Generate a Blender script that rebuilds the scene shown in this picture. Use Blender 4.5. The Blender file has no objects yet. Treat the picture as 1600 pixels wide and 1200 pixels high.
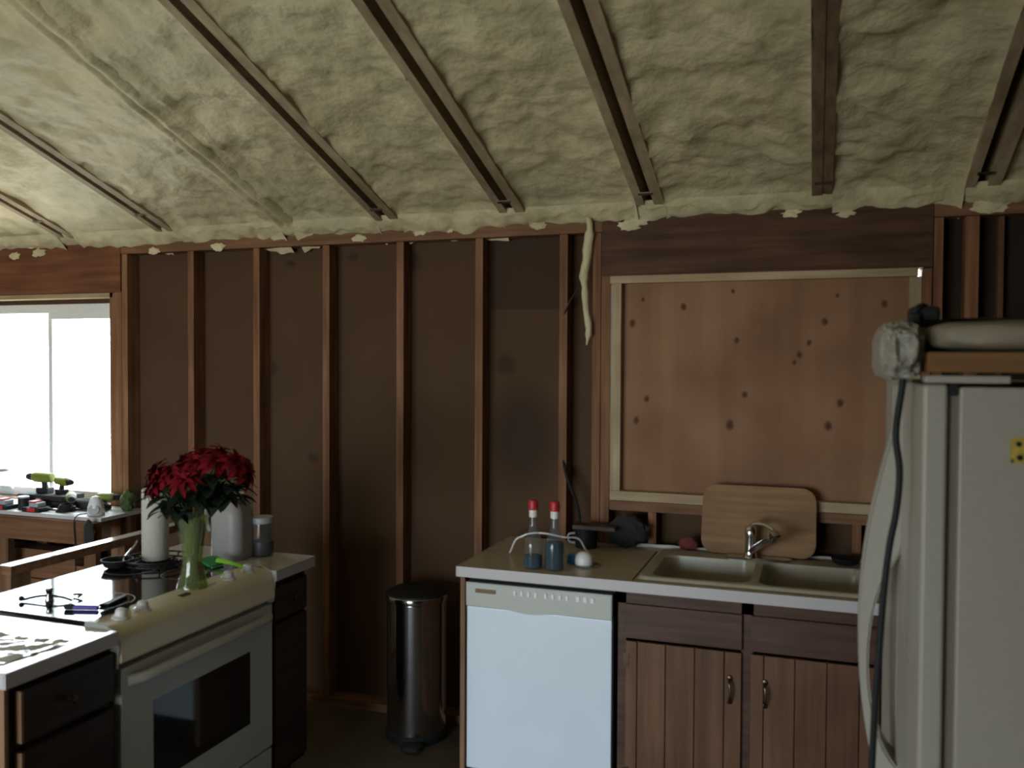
import bpy, bmesh, math, random
from mathutils import Vector, Matrix, noise
random.seed(7)
SC = bpy.context.scene
COL = SC.collection
PI = math.pi

# ------------------------------------------------------------------ camera
cam_d = bpy.data.cameras.new('camera'); cam = bpy.data.objects.new('camera', cam_d); COL.objects.link(cam)
YAW, PITCH, ROLL, F = 0.3364, 0.0248, 0.0052, 1363.7
fw = Vector((-math.sin(YAW)*math.cos(PITCH), math.cos(YAW)*math.cos(PITCH), -math.sin(PITCH)))
rt = Vector((math.cos(YAW), math.sin(YAW), 0)); up = rt.cross(fw)
r2 = math.cos(ROLL)*rt+math.sin(ROLL)*up; u2 = -math.sin(ROLL)*rt+math.cos(ROLL)*up
M = Matrix((r2, u2, -fw)).transposed().to_4x4(); M.translation = Vector((0, -3.7775, 1.7118))
cam.matrix_world = M
cam_d.sensor_width = 36; cam_d.sensor_fit = 'HORIZONTAL'; cam_d.lens = F/1600*36
cam_d.clip_start = 0.02
cam_d.dof.use_dof = True; cam_d.dof.focus_distance = 14.0; cam_d.dof.aperture_fstop = 4.3
SC.camera = cam

# ------------------------------------------------------------------ world, light, exposure
SC.view_settings.view_transform = 'Standard'; SC.view_settings.look = 'None'
SC.view_settings.gamma = 1.0; SC.view_settings.use_curve_mapping = False
SC.view_settings.exposure = 0.70
W = bpy.data.worlds.new('world'); SC.world = W; W.use_nodes = True
wn = W.node_tree.nodes; wl = W.node_tree.links; wn.clear()
wo = wn.new('ShaderNodeOutputWorld'); wb = wn.new('ShaderNodeBackground'); wr = wn.new('ShaderNodeValToRGB')
wt = wn.new('ShaderNodeTexCoord'); ws = wn.new('ShaderNodeSeparateXYZ'); wm = wn.new('ShaderNodeMapRange')
wl.new(wt.outputs['Generated'], ws.inputs[0]); wl.new(ws.outputs['Z'], wm.inputs[0])
wm.inputs[1].default_value = -1; wm.inputs[2].default_value = 1
wl.new(wm.outputs[0], wr.inputs[0]); wl.new(wr.outputs[0], wb.inputs[0]); wl.new(wb.outputs[0], wo.inputs[0])
wr.color_ramp.elements[0].position = 0.44; wr.color_ramp.elements[0].color = (.64, .62, .55, 1)
wr.color_ramp.elements[1].position = 0.52; wr.color_ramp.elements[1].color = (.86, .94, 1.0, 1)
wb.inputs[1].default_value = 9.0     # bright overcast sky

def portal(name, loc, rot, sx, sy):
    l = bpy.data.lights.new(name, 'AREA'); l.shape = 'RECTANGLE'; l.size = sx; l.size_y = sy
    l.cycles.is_portal = True
    o = bpy.data.objects.new(name, l); o.location = loc; o.rotation_euler = rot; COL.objects.link(o)
portal('sky_portal_front', (-4.3, 0.2, 1.48), (-PI/2, 0, 0), 1.4, 1.2)
portal('sky_portal_back', (-2.75, -7.15, 1.05), (PI/2, 0, 0), 3.7, 2.1)

# ------------------------------------------------------------------ materials
def nt(name):
    m = bpy.data.materials.new(name); m.use_nodes = True
    n = m.node_tree.nodes; l = m.node_tree.links
    return m, n, l, n['Principled BSDF']
def c4(c): return (c[0], c[1], c[2], 1)
def sc3(c, f): return (c[0]*f, c[1]*f, c[2]*f)
def basic(name, col, rough=.6, metal=0., var=.12, scale=6., bump=0., spec=.5, coat=0., stretch=(1, 1, 1), col2=None, detail=4):
    m, n, l, b = nt(name)
    b.inputs['Roughness'].default_value = rough; b.inputs['Metallic'].default_value = metal
    b.inputs['Specular IOR Level'].default_value = spec
    b.inputs['Coat Weight'].default_value = coat
    tc = n.new('ShaderNodeTexCoord'); mp = n.new('ShaderNodeMapping'); mp.inputs['Scale'].default_value = stretch
    no = n.new('ShaderNodeTexNoise'); no.inputs['Scale'].default_value = scale; no.inputs['Detail'].default_value = detail
    rp = n.new('ShaderNodeValToRGB')
    rp.color_ramp.elements[0].position = .3; rp.color_ramp.elements[1].position = .7
    rp.color_ramp.elements[0].color = c4(col2 if col2 else sc3(col, 1-var)); rp.color_ramp.elements[1].color = c4(sc3(col, 1+var*.5))
    l.new(tc.outputs['Object'], mp.inputs[0]); l.new(mp.outputs[0], no.inputs['Vector'])
    l.new(no.outputs[0], rp.inputs[0]); l.new(rp.outputs[0], b.inputs['Base Color'])
    if bump:
        bp = n.new('ShaderNodeBump'); bp.inputs['Strength'].default_value = bump; bp.inputs['Distance'].default_value = .01
        l.new(no.outputs[0], bp.inputs['Height']); l.new(bp.outputs[0], b.inputs['Normal'])
    return m
def wood(name, col, dark, axis='z', rough=.65, scale=9., bump=.25):
    st = {'x': (.06, 1, 1), 'y': (1, .06, 1), 'z': (1, 1, .06)}[axis]
    m, n, l, b = nt(name)
    b.inputs['Roughness'].default_value = rough; b.inputs['Specular IOR Level'].default_value = .22
    tc = n.new('ShaderNodeTexCoord'); mp = n.new('ShaderNodeMapping'); mp.inputs['Scale'].default_value = st
    no = n.new('ShaderNodeTexNoise'); no.inputs['Scale'].default_value = scale*4; no.inputs['Detail'].default_value = 6
    n2 = n.new('ShaderNodeTexNoise'); n2.inputs['Scale'].default_value = 2.3; n2.inputs['Detail'].default_value = 3
    rp = n.new('ShaderNodeValToRGB'); rp.color_ramp.elements[0].position = .32; rp.color_ramp.elements[1].position = .66
    rp.color_ramp.elements[0].color = c4(dark); rp.color_ramp.elements[1].color = c4(col)
    mx = n.new('ShaderNodeMix'); mx.data_type = 'RGBA'; mx.blend_type = 'MULTIPLY'; mx.inputs[0].default_value = .55
    r3 = n.new('ShaderNodeValToRGB'); r3.color_ramp.elements[0].position = .35; r3.color_ramp.elements[0].color = (.5, .45, .42, 1)
    r3.color_ramp.elements[1].position = .6; r3.color_ramp.elements[1].color = (1, 1, 1, 1)
    l.new(tc.outputs['Object'], mp.inputs[0]); l.new(mp.outputs[0], no.inputs['Vector']); l.new(tc.outputs['Object'], n2.inputs['Vector'])
    l.new(no.outputs[0], rp.inputs[0]); l.new(n2.outputs[0], r3.inputs[0])
    l.new(rp.outputs[0], mx.inputs[6]); l.new(r3.outputs[0], mx.inputs[7]); l.new(mx.outputs[2], b.inputs['Base Color'])
    if bump:
        bp = n.new('ShaderNodeBump'); bp.inputs['Strength'].default_value = bump; bp.inputs['Distance'].default_value = .003
        l.new(no.outputs[0], bp.inputs['Height']); l.new(bp.outputs[0], b.inputs['Normal'])
    return m
def spotted(m, spots, colr, centre_axis=(0, 2), warp=.01):
    """stains and knots with their own place: spots = (u, v, radius_u, radius_v) in object coordinates"""
    n = m.node_tree.nodes; l = m.node_tree.links; b = n['Principled BSDF']
    src = b.inputs['Base Color'].links[0].from_socket
    tc = n.new('ShaderNodeTexCoord'); sp = n.new('ShaderNodeSeparateXYZ')
    no = n.new('ShaderNodeTexNoise'); no.inputs['Scale'].default_value = 22
    vm = n.new('ShaderNodeVectorMath'); vm.operation = 'MULTIPLY_ADD'; vm.inputs[1].default_value = (warp*2,)*3
    l.new(tc.outputs['Object'], no.inputs['Vector']); l.new(no.outputs['Color'], vm.inputs[0]); l.new(tc.outputs['Object'], vm.inputs[2])
    l.new(vm.outputs[0], sp.inputs[0])
    acc = None
    for (u, v, ru, rv) in spots:
        cb = n.new('ShaderNodeCombineXYZ')
        for k, (cen, rad, ax) in enumerate(((u, ru, centre_axis[0]), (v, rv, centre_axis[1]))):
            a = n.new('ShaderNodeMath'); a.operation = 'SUBTRACT'; l.new(sp.outputs[ax], a.inputs[0]); a.inputs[1].default_value = cen+warp
            d = n.new('ShaderNodeMath'); d.operation = 'DIVIDE'; l.new(a.outputs[0], d.inputs[0]); d.inputs[1].default_value = rad
            l.new(d.outputs[0], cb.inputs[k])
        ln = n.new('ShaderNodeVectorMath'); ln.operation = 'LENGTH'; l.new(cb.outputs[0], ln.inputs[0])
        mr = n.new('ShaderNodeMapRange'); mr.inputs[1].default_value = .5; mr.inputs[2].default_value = 1.25
        mr.inputs[3].default_value = 1; mr.inputs[4].default_value = 0; l.new(ln.outputs['Value'], mr.inputs[0])
        if acc is None: acc = mr.outputs[0]
        else:
            mm = n.new('ShaderNodeMath'); mm.operation = 'MAXIMUM'; l.new(acc, mm.inputs[0]); l.new(mr.outputs[0], mm.inputs[1]); acc = mm.outputs[0]
    mx = n.new('ShaderNodeMix'); mx.data_type = 'RGBA'; l.new(acc, mx.inputs[0]); l.new(src, mx.inputs[6]); mx.inputs[7].default_value = c4(colr)
    l.new(mx.outputs[2], b.inputs['Base Color'])
    return m
def boxed(m, x0, x1, z0, z1, colr, fac=.7, warp=.0):
    """a rectangular (torn-edged) patch of another colour"""
    n = m.node_tree.nodes; l = m.node_tree.links; b = n['Principled BSDF']
    src = b.inputs['Base Color'].links[0].from_socket
    tc = n.new('ShaderNodeTexCoord'); sp = n.new('ShaderNodeSeparateXYZ')
    no = n.new('ShaderNodeTexNoise'); no.inputs['Scale'].default_value = 5
    vm = n.new('ShaderNodeVectorMath'); vm.operation = 'MULTIPLY_ADD'; vm.inputs[1].default_value = (warp,)*3
    l.new(tc.outputs['Object'], no.inputs['Vector']); l.new(no.outputs['Color'], vm.inputs[0]); l.new(tc.outputs['Object'], vm.inputs[2])
    l.new(vm.outputs[0], sp.inputs[0]); acc = None
    for ax, op, v in ((0, 'GREATER_THAN', x0), (0, 'LESS_THAN', x1), (2, 'GREATER_THAN', z0), (2, 'LESS_THAN', z1)):
        a = n.new('ShaderNodeMath'); a.operation = op; l.new(sp.outputs[ax], a.inputs[0]); a.inputs[1].default_value = v
        if acc is None: acc = a.outputs[0]
        else:
            mm = n.new('ShaderNodeMath'); mm.operation = 'MULTIPLY'; l.new(acc, mm.inputs[0]); l.new(a.outputs[0], mm.inputs[1]); acc = mm.outputs[0]
    mf = n.new('ShaderNodeMath'); mf.operation = 'MULTIPLY'; l.new(acc, mf.inputs[0]); mf.inputs[1].default_value = fac
    mx = n.new('ShaderNodeMix'); mx.data_type = 'RGBA'; l.new(mf.outputs[0], mx.inputs[0]); l.new(src, mx.inputs[6]); mx.inputs[7].default_value = c4(colr)
    l.new(mx.outputs[2], b.inputs['Base Color'])
    return m
def clear(name, tint, rough=.03, refl=1.0, body=0.):
    m, n, l, b = nt(name); n.remove(b)
    out = n['Material Output']; tr = n.new('ShaderNodeBsdfTransparent'); tr.inputs[0].default_value = c4(tint)
    gl = n.new('ShaderNodeBsdfGlossy'); gl.inputs['Roughness'].default_value = rough
    fr = n.new('ShaderNodeFresnel'); fr.inputs[0].default_value = 1.45
    ge = n.new('ShaderNodeNewGeometry'); om = n.new('ShaderNodeMath'); om.operation = 'MULTIPLY_ADD'; om.inputs[1].default_value = -refl; om.inputs[2].default_value = refl
    l.new(ge.outputs['Backfacing'], om.inputs[0])
    mu = n.new('ShaderNodeMath'); mu.operation = 'MULTIPLY'; l.new(fr.outputs[0], mu.inputs[0]); l.new(om.outputs[0], mu.inputs[1])
    df = n.new('ShaderNodeBsdfDiffuse'); df.inputs[0].default_value = c4(tint)
    m0 = n.new('ShaderNodeMixShader'); m0.inputs[0].default_value = body; l.new(tr.outputs[0], m0.inputs[1]); l.new(df.outputs[0], m0.inputs[2])
    mx = n.new('ShaderNodeMixShader'); l.new(mu.outputs[0], mx.inputs[0]); l.new(m0.outputs[0], mx.inputs[1]); l.new(gl.outputs[0], mx.inputs[2])
    l.new(mx.outputs[0], out.inputs[0]); return m

MT = {}
MT['stud'] = wood('stud_wood', (.28, .135, .068), (.15, .066, .033), 'z')
MT['plate'] = wood('plate_wood', (.26, .135, .075), (.15, .068, .038), 'x')
MT['header'] = wood('header_wood', (.115, .056, .030), (.06, .026, .014), 'x')
MT['header_left'] = wood('header_orange_wood', (.23, .092, .045), (.14, .053, .027), 'x')
MT['jack'] = wood('jack_wood', (.33, .175, .09), (.20, .095, .048), 'z')
MT['rafter'] = wood('rafter_wood', (.46, .37, .24), (.33, .25, .16), 'y')
MT['rafter_brown'] = wood('rafter_brown_wood', (.27, .175, .11), (.16, .10, .062), 'y')
MT['pine'] = wood('new_pine', (.50, .39, .25), (.38, .28, .17), 'z', bump=.1)
MT['pine_x'] = wood('new_pine_horizontal', (.50, .39, .25), (.38, .28, .17), 'x', bump=.1)
MT['cab'] = wood('cabinet_wood', (.19, .10, .055), (.125, .06, .034), 'z', rough=.5)
MT['cab_dark'] = wood('cabinet_dark_wood', (.115, .06, .042), (.065, .034, .026), 'x', rough=.45)
MT['island_dark'] = wood('island_dark_wood', (.05, .034, .028), (.028, .018, .016), 'y', rough=.4)
MT['island_side'] = wood('island_side_wood', (.30, .175, .10), (.20, .11, .062), 'z')
MT['bench'] = wood('bench_wood', (.22, .108, .056), (.13, .058, .030), 'x')
MT['bench_v'] = wood('bench_leg_wood', (.22, .12, .062), (.13, .065, .034), 'z')
MT['board'] = wood('cutting_board_wood', (.34, .205, .105), (.24, .135, .068), 'x', rough=.55, bump=.05)
MT['orange_wood'] = wood('orange_board_wood', (.24, .125, .05), (.17, .085, .035), 'x')
MT['white'] = basic('white_enamel', (.70, .79, .88), rough=.32, var=.03, spec=.5)
MT['almond'] = basic('almond_enamel', (.46, .47, .43), rough=.35, var=.03)
MT['almond_panel'] = basic('almond_panel', (.76, .70, .52), rough=.35, var=.04)
MT['fridge'] = basic('fridge_enamel', (.38, .36, .315), rough=.42, var=.03, bump=.02, scale=60)
MT['fridge_body'] = basic('fridge_side_enamel', (.38, .35, .305), rough=.45, var=.04, bump=.03, scale=80)
MT['lam'] = basic('countertop_laminate', (.50, .42, .30), rough=.30, var=.08, scale=30)
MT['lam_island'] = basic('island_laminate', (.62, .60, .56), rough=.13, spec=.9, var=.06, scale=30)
MT['lam_edge'] = basic('laminate_edge', (.50, .47, .48), rough=.4, var=.04)
MT['sink'] = basic('sink_almond', (.42, .39, .29), rough=.3, var=.12, scale=8)
MT['black_glass'] = basic('black_glass', (.012, .012, .014), rough=.07, var=.1, spec=.9)
MT['oven_glass'] = basic('oven_glass', (.014, .014, .014), rough=.06, var=.1, spec=.5)
MT['black'] = basic('black_plastic', (.014, .015, .016), rough=.55, var=.2, spec=.25)
MT['black_gap'] = basic('black_recess', (.01, .01, .01), rough=.8, var=.1)
MT['steel'] = basic('brushed_steel', (.50, .50, .52), rough=.12, metal=1., var=.05, stretch=(1, 1, 30))
MT['chrome'] = basic('chrome', (.72, .72, .75), rough=.12, metal=1., var=.02)
MT['bronze'] = basic('aged_bronze', (.10, .07, .045), rough=.35, metal=1., var=.2)
MT['paper'] = basic('paper_towel', (.47, .46, .40), rough=.9, var=.06, scale=60, bump=.3)
MT['red_plastic'] = basic('red_plastic', (.50, .02, .025), rough=.45, var=.15)
MT['white_plastic'] = basic('white_plastic', (.72, .72, .72), rough=.4, var=.03)
MT['petal'] = basic('red_petals', (.17, .004, .010), rough=.8, spec=.15, var=.4, scale=30)
MT['leaf'] = basic('dark_leaves', (.012, .022, .010), rough=.7, spec=.25, var=.4, scale=20)
MT['stem'] = basic('green_stems', (.10, .15, .04), rough=.6, var=.3)
MT['lime'] = basic('lime_green_plastic', (.25, .60, .03), rough=.45, var=.1)
MT['green'] = basic('green_plastic', (.02, .30, .08), rough=.45, var=.1)
MT['tool_green'] = basic('yellow_green_plastic', (.17, .21, .02), rough=.5, var=.1)
MT['purple'] = basic('purple_plastic', (.10, .06, .45), rough=.4, var=.1)
MT['blue'] = basic('blue_plastic', (.03, .25, .60), rough=.35, var=.1)
MT['grey'] = basic('grey_plastic', (.35, .37, .40), rough=.5, var=.1)
MT['dull_red'] = basic('dull_red_sponge', (.16, .035, .03), rough=.9)
MT['dark_green'] = basic('dark_green_cloth', (.06, .09, .03), rough=.9, var=.4, scale=25, bump=.4)
MT['gasket'] = basic('worn_gasket', (.17, .15, .12), rough=.8)
MT['dark_cloth'] = basic('dark_cloth', (.022, .022, .02), rough=.9, var=.4, scale=30, bump=.5)
MT['brown_dark'] = basic('dark_brown_plastic', (.06, .035, .025), rough=.6, var=.2)
MT['yellow'] = basic('yellow_magnet', (.50, .36, .05), rough=.6, var=.3, scale=60)
MT['wrap'] = basic('bubble_wrap', (.34, .33, .285), rough=.35, var=.1, scale=38, bump=.3)
MT['foam_sheet'] = basic('packing_foam', (.26, .225, .165), rough=.6, var=.1, scale=10, bump=.2)
MT['vinyl'] = basic('white_vinyl', (.75, .78, .80), rough=.4, var=.03)
MT['jar_wax'] = basic('dark_wax', (.05, .045, .06), rough=.4, var=.2)
MT['paint_wall'] = basic('interior_wall_paint', (.30, .26, .20), rough=.9, var=.1)
MT['glass'] = clear('clear_glass', (.95, .97, .95))
MT['vase_glass'] = clear('vase_glass', (.86, .90, .76), rough=.04, refl=1.5, body=.03)
MT['water'] = clear('green_water', (.72, .78, .42), refl=.3, body=.12)
MT['bottle'] = clear('clear_bottle_plastic', (.80, .84, .84), rough=.1, refl=1.4, body=.05)
MT['blue_liquid'] = clear('blue_liquid', (.006, .07, .12), rough=.1, refl=.5, body=.6)
MT['jug'] = clear('frosted_jug_plastic', (.36, .35, .34), rough=.35, refl=.8, body=.8)
MT['pane'] = clear('window_pane', (.96, .98, .98), rough=.0, refl=1.0)
MT['sheet'] = basic('plastic_film', (.62, .64, .66), rough=.12, var=.1, spec=.8)

# sheathing
m = basic('fibreboard_sheathing', (.088, .050, .028), rough=.85, spec=.15, var=.10, scale=3, bump=.1)
boxed(m, -1.46, -1.06, 1.96, 2.4, (.048, .03, .022), .8)
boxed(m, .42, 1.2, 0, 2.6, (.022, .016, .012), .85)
spotted(m, [(-2.56, 2.21, .03, .02), (-2.20, 2.235, .03, .025), (-2.66, 1.67, .02, .03), (-2.74, 2.05, .04, .012), (-2.43, 1.22, .03, .03), (-1.87, 2.2, .05, .05), (-1.30, 1.36, .17, .25), (-1.38, 1.70, .05, .05)], (.05, .03, .02), warp=.02)
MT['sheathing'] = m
# boarded window plywood
m = wood('plywood_face', (.33, .18, .105), (.27, .14, .078), 'z', rough=.7, scale=2.2, bump=.04)
KN = [(988,505,1.3),(1068,479,1.2),(1004,468,.7),(1145,455,.7),(1151,532,1),(1164,617,1.1),(1140,664,1.6),(1010,623,1.2),(994,657,1.3),(1289,503,1.2),(1264,536,1),(1249,554,1.1),(1241,566,.8),(1313,630,1.3),(1294,666,1.5),(1308,462,.7),(1382,475,1.2)]
def on_y(px, py, yv):
    d = fw+r2*((px-800)/F)-u2*((py-600)/F); o = Vector((0, -3.7775, 1.7118)); return o+d*((yv-o.y)/d.y)
spotted(m, [(on_y(a, b_, .04).x, on_y(a, b_, .04).z, .011*s, .014*s) for a, b_, s in KN], (.085, .035, .018), warp=.006)
MT['plywood'] = m
m = MT['board']; spotted(m, [(-.30, 1.08, .10, .06)], (.20, .10, .055), warp=.03); spotted(m, [(-.03, 1.08, .03, .025)], (.10, .055, .03), warp=.01)

def foam_mat():
    m, n, l, b = nt('spray_foam')
    b.inputs['Roughness'].default_value = .55; b.inputs['Specular IOR Level'].default_value = .3
    tc = n.new('ShaderNodeTexCoord'); n1 = n.new('ShaderNodeTexNoise'); n1.inputs['Scale'].default_value = 5.5; n1.inputs['Detail'].default_value = 8; n1.inputs['Roughness'].default_value = .62
    n2 = n.new('ShaderNodeTexNoise'); n2.inputs['Scale'].default_value = 28; n2.inputs['Detail'].default_value = 5
    rp = n.new('ShaderNodeValToRGB'); e = rp.color_ramp.elements
    e[0].position = .30; e[0].color = (.44, .39, .24, 1); e[1].position = .72; e[1].color = (.74, .66, .44, 1)
    k = e.new(.5); k.color = (.62, .545, .345, 1)
    l.new(tc.outputs['Object'], n1.inputs['Vector']); l.new(tc.outputs['Object'], n2.inputs['Vector']); l.new(n1.outputs[0], rp.inputs[0])
    n3 = n.new('ShaderNodeTexNoise'); n3.inputs['Scale'].default_value = 1.9; l.new(tc.outputs['Object'], n3.inputs['Vector'])
    r3 = n.new('ShaderNodeValToRGB'); r3.color_ramp.elements[0].position = .5; r3.color_ramp.elements[1].position = .68
    r3.color_ramp.elements[0].color = (0, 0, 0, 1); r3.color_ramp.elements[1].color = (.4, .4, .4, 1); l.new(n3.outputs[0], r3.inputs[0])
    mx = n.new('ShaderNodeMix'); mx.data_type = 'RGBA'; l.new(r3.outputs[0], mx.inputs[0]); l.new(rp.outputs[0], mx.inputs[6]); mx.inputs[7].default_value = (.48, .50, .35, 1)
    l.new(mx.outputs[2], b.inputs['Base Color'])
    bp = n.new('ShaderNodeBump'); bp.inputs['Strength'].default_value = .65; bp.inputs['Distance'].default_value = .022
    ad = n.new('ShaderNodeMath'); ad.operation = 'MULTIPLY_ADD'; ad.inputs[1].default_value = .42; l.new(n2.outputs[0], ad.inputs[0]); l.new(n1.outputs[0], ad.inputs[2])
    l.new(ad.outputs[0], bp.inputs['Height']); l.new(bp.outputs[0], b.inputs['Normal'])
    return m
MT['foam'] = foam_mat()
MT['floor'] = basic('worn_subfloor', (.085, .06, .038), rough=.7, var=.3, scale=5, bump=.1)

# ------------------------------------------------------------------ object helpers
OFF = {}
def NB(): return bmesh.new()
def box(bm, x0, x1, y0, y1, z0, z1, bev=0., seg=2, mi=0):
    r = bmesh.ops.create_cube(bm, size=1.0); vs = r['verts']
    for v in vs:
        v.co = Vector(((x0+x1)/2+v.co.x*abs(x1-x0), (y0+y1)/2+v.co.y*abs(y1-y0), (z0+z1)/2+v.co.z*abs(z1-z0)))
    if bev > 0:
        es = list({e for v in vs for e in v.link_edges})
        bmesh.ops.bevel(bm, geom=es, offset=bev, segments=seg, affect='EDGES', profile=.5)
    return vs
def lathe(bm, prof, c=(0, 0, 0), seg=32, axis=None, capb=True, capt=True):
    rings = []
    for r, z in prof:
        rings.append([bm.verts.new((r*math.cos(2*PI*i/seg), r*math.sin(2*PI*i/seg), z)) for i in range(seg)])
    for a, b in zip(rings, rings[1:]):
        for i in range(seg): bm.faces.new((a[i], a[(i+1) % seg], b[(i+1) % seg], b[i]))
    if capb: bm.faces.new(list(reversed(rings[0])))
    if capt: bm.faces.new(rings[-1])
    vs = [v for q in rings for v in q]
    if axis is not None:
        R = Vector((0, 0, 1)).rotation_difference(Vector(axis)).to_matrix()
        for v in vs: v.co = R @ v.co
    for v in vs: v.co += Vector(c)
    return vs
def tube(bm, pts, r, seg=10, cap=True, flat=1.0):
    pts = [Vector(p) for p in pts]; rings = []
    rr = r if isinstance(r, (list, tuple)) else [r]*len(pts)
    n0 = None
    for i, p in enumerate(pts):
        t = (pts[min(i+1, len(pts)-1)]-pts[max(i-1, 0)]).normalized()
        if n0 is None: n0 = t.orthogonal().normalized()
        n0 = (n0-t*n0.dot(t)).normalized(); b = t.cross(n0)
        rings.append([bm.verts.new(p+(n0*math.cos(2*PI*k/seg)+b*math.sin(2*PI*k/seg)*flat)*rr[i]) for k in range(seg)])
    for a, b in zip(rings, rings[1:]):
        for i in range(seg): bm.faces.new((a[i], a[(i+1) % seg], b[(i+1) % seg], b[i]))
    if cap: bm.faces.new(list(reversed(rings[0]))); bm.faces.new(rings[-1])
def smooth_path(pts, n=8):
    P = [Vector(p) for p in pts]; P = [P[0]*2-P[1]]+P+[P[-1]*2-P[-2]]; out = []
    for i in range(1, len(P)-2):
        for k in range(n):
            t = k/n; a, b, c, d = P[i-1], P[i], P[i+1], P[i+2]
            out.append(.5*((2*b)+(c-a)*t+(2*a-5*b+4*c-d)*t*t+(3*b-a-3*c+d)*t**3))
    out.append(P[-2]); return out
def prism(bm, poly, a0, a1, plane='xz', bev=0.):
    """poly extruded along the remaining axis"""
    def mk(p, a):
        return {'xz': (p[0], a, p[1]), 'xy': (p[0], p[1], a), 'yz': (a, p[0], p[1])}[plane]
    A = [bm.verts.new(mk(p, a0)) for p in poly]; B = [bm.verts.new(mk(p, a1)) for p in poly]
    f1 = bm.faces.new(A); f2 = bm.faces.new(list(reversed(B))); n = len(poly)
    fs = [bm.faces.new((A[(i+1) % n], A[i], B[i], B[(i+1) % n])) for i in range(n)]
    if bev: bmesh.ops.bevel(bm, geom=list(set(f1.edges) | set(f2.edges)), offset=bev, segments=2, affect='EDGES')
def rrect(cx, cy, w, h, r, n=6):
    out = []
    for (sx, sy, a0) in ((1, 1, 0), (-1, 1, PI/2), (-1, -1, PI), (1, -1, 1.5*PI)):
        for k in range(n+1):
            a = a0+PI/2*k/n; out.append((cx+sx*(w/2-r)+r*math.cos(a), cy+sy*(h/2-r)+r*math.sin(a)))
    return out
def grid(bm, fn, nu, nv):
    g = [[bm.verts.new(fn(i/nu, j/nv)) for j in range(nv+1)] for i in range(nu+1)]
    for i in range(nu):
        for j in range(nv): bm.faces.new((g[i][j], g[i+1][j], g[i+1][j+1], g[i][j+1]))
    return g
def blob(bm, c, r, amp=.15, fr=3., sub=3, sq=(1, 1, 1)):
    q = bmesh.ops.create_icosphere(bm, subdivisions=sub, radius=1.)
    for v in q['verts']:
        d = v.co.normalized(); k = 1+amp*noise.noise(d*fr+Vector(c)*7)
        v.co = Vector((c[0]+d.x*r*sq[0]*k, c[1]+d.y*r*sq[1]*k, c[2]+d.z*r*sq[2]*k))
def root_of(o):
    while o.parent: o = o.parent
    return o
def obj(name, bm, mat, parent=None, label=None, smooth=True, ang=40):
    if not bm.verts: raise RuntimeError(name)
    bmesh.ops.recalc_face_normals(bm, faces=bm.faces)
    if parent is None:
        xs = [v.co.x for v in bm.verts]; ys = [v.co.y for v in bm.verts]; zs = [v.co.z for v in bm.verts]
        off = Vector(((min(xs)+max(xs))/2, (min(ys)+max(ys))/2, min(zs)))
        bmesh.ops.translate(bm, verts=bm.verts, vec=-off)
    else:
        off = OFF[root_of(parent).name]; bmesh.ops.translate(bm, verts=bm.verts, vec=-off)
    me = bpy.data.meshes.new(name)
    if smooth:
        for f in bm.faces: f.smooth = True
        for e in bm.edges:
            if len(e.link_faces) == 2 and e.calc_face_angle(0) > math.radians(ang): e.smooth = False
    bm.to_mesh(me); bm.free()
    mats = mat if isinstance(mat, (list, tuple)) else [mat]
    for q in mats: me.materials.append(MT[q])
    o = bpy.data.objects.new(name, me); COL.objects.link(o)
    if smooth and len(me.polygons) < 1500:
        wnm = o.modifiers.new('weighted', 'WEIGHTED_NORMAL'); wnm.keep_sharp = True; wnm.weight = 90
    if parent: o.parent = parent
    else: o.location = off
    OFF[o.name] = off
    if label: o['label'] = label
    return o
def tag(o, label, cat, group=None, kind=None):
    o['label'] = label; o['category'] = cat
    if group: o['group'] = group
    if kind: o['kind'] = kind
    return o
def thing(name, label, cat, loc, group=None, kind=None):
    o = bpy.data.objects.new(name, None); COL.objects.link(o); o.location = loc; o.empty_display_size = .05
    OFF[o.name] = Vector(loc); return tag(o, label, cat, group, kind)
# materials using object coordinates on things at an offset: structure objects keep the world origin
def sthing(name, label):
    o = bpy.data.objects.new(name, None); COL.objects.link(o); OFF[o.name] = Vector((0, 0, 0)); o['kind'] = 'structure'; o['label'] = label; o['category'] = name.split('_')[0]; return o
def B(*a, **k):
    bm = NB(); box(bm, *a, **k); return bm

# ------------------------------------------------------------------ STRUCTURE
S = .3254; Z0 = 2.36
def P(y): return Z0-S*y                     # plane of the rafter bottoms
YR = -4.4; YB = -7.0; XL, XR = -6.3, 1.12
bm = NB(); box(bm, XL, XR, YB, 0.12, -.05, 0); o = obj('floor', bm, 'floor'); tag(o, 'worn brown subfloor of the kitchen', 'floor', kind='structure')

# back wall: sheathing behind studs
wall = sthing('wall_back', 'stud wall with bare brown fibreboard sheathing')
bm = NB(); Y0, Y1 = .09, .105
W1 = (-4.95, -3.65, .92, 2.03); W2 = (-.862, .384, 1.10, 2.097)
def wallslab(bm, x0, x1, z0, z1): box(bm, x0, x1, Y0, Y1, z0, z1)
wallslab(bm, XL, W1[0], 0, 2.56); wallslab(bm, W1[0], W1[1], 0, W1[2]); wallslab(bm, W1[0], W1[1], W1[3], 2.56)
wallslab(bm, W1[1], W2[0], 0, 2.56); wallslab(bm, W2[0], W2[1], 0, W2[2]); wallslab(bm, W2[0], W2[1], W2[3], 2.56); wallslab(bm, W2[1], XR, 0, 2.56)
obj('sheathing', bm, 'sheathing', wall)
def stud(x0, x1, z0=.038, z1=2.286, y0=0., y1=.089, mat='stud', name='stud'):
    return obj(name, B(x0, x1, y0, y1, z0, z1, bev=.002), mat, wall)
for k in range(6): x = -3.092+.4064*k; stud(x-.038, x, mat='stud' if k != 3 else 'stud')
stud(-3.566, -3.528, mat='jack', name='king_stud'); stud(-3.650, -3.568, z1=2.082, mat='jack', name='jack_stud')
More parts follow.
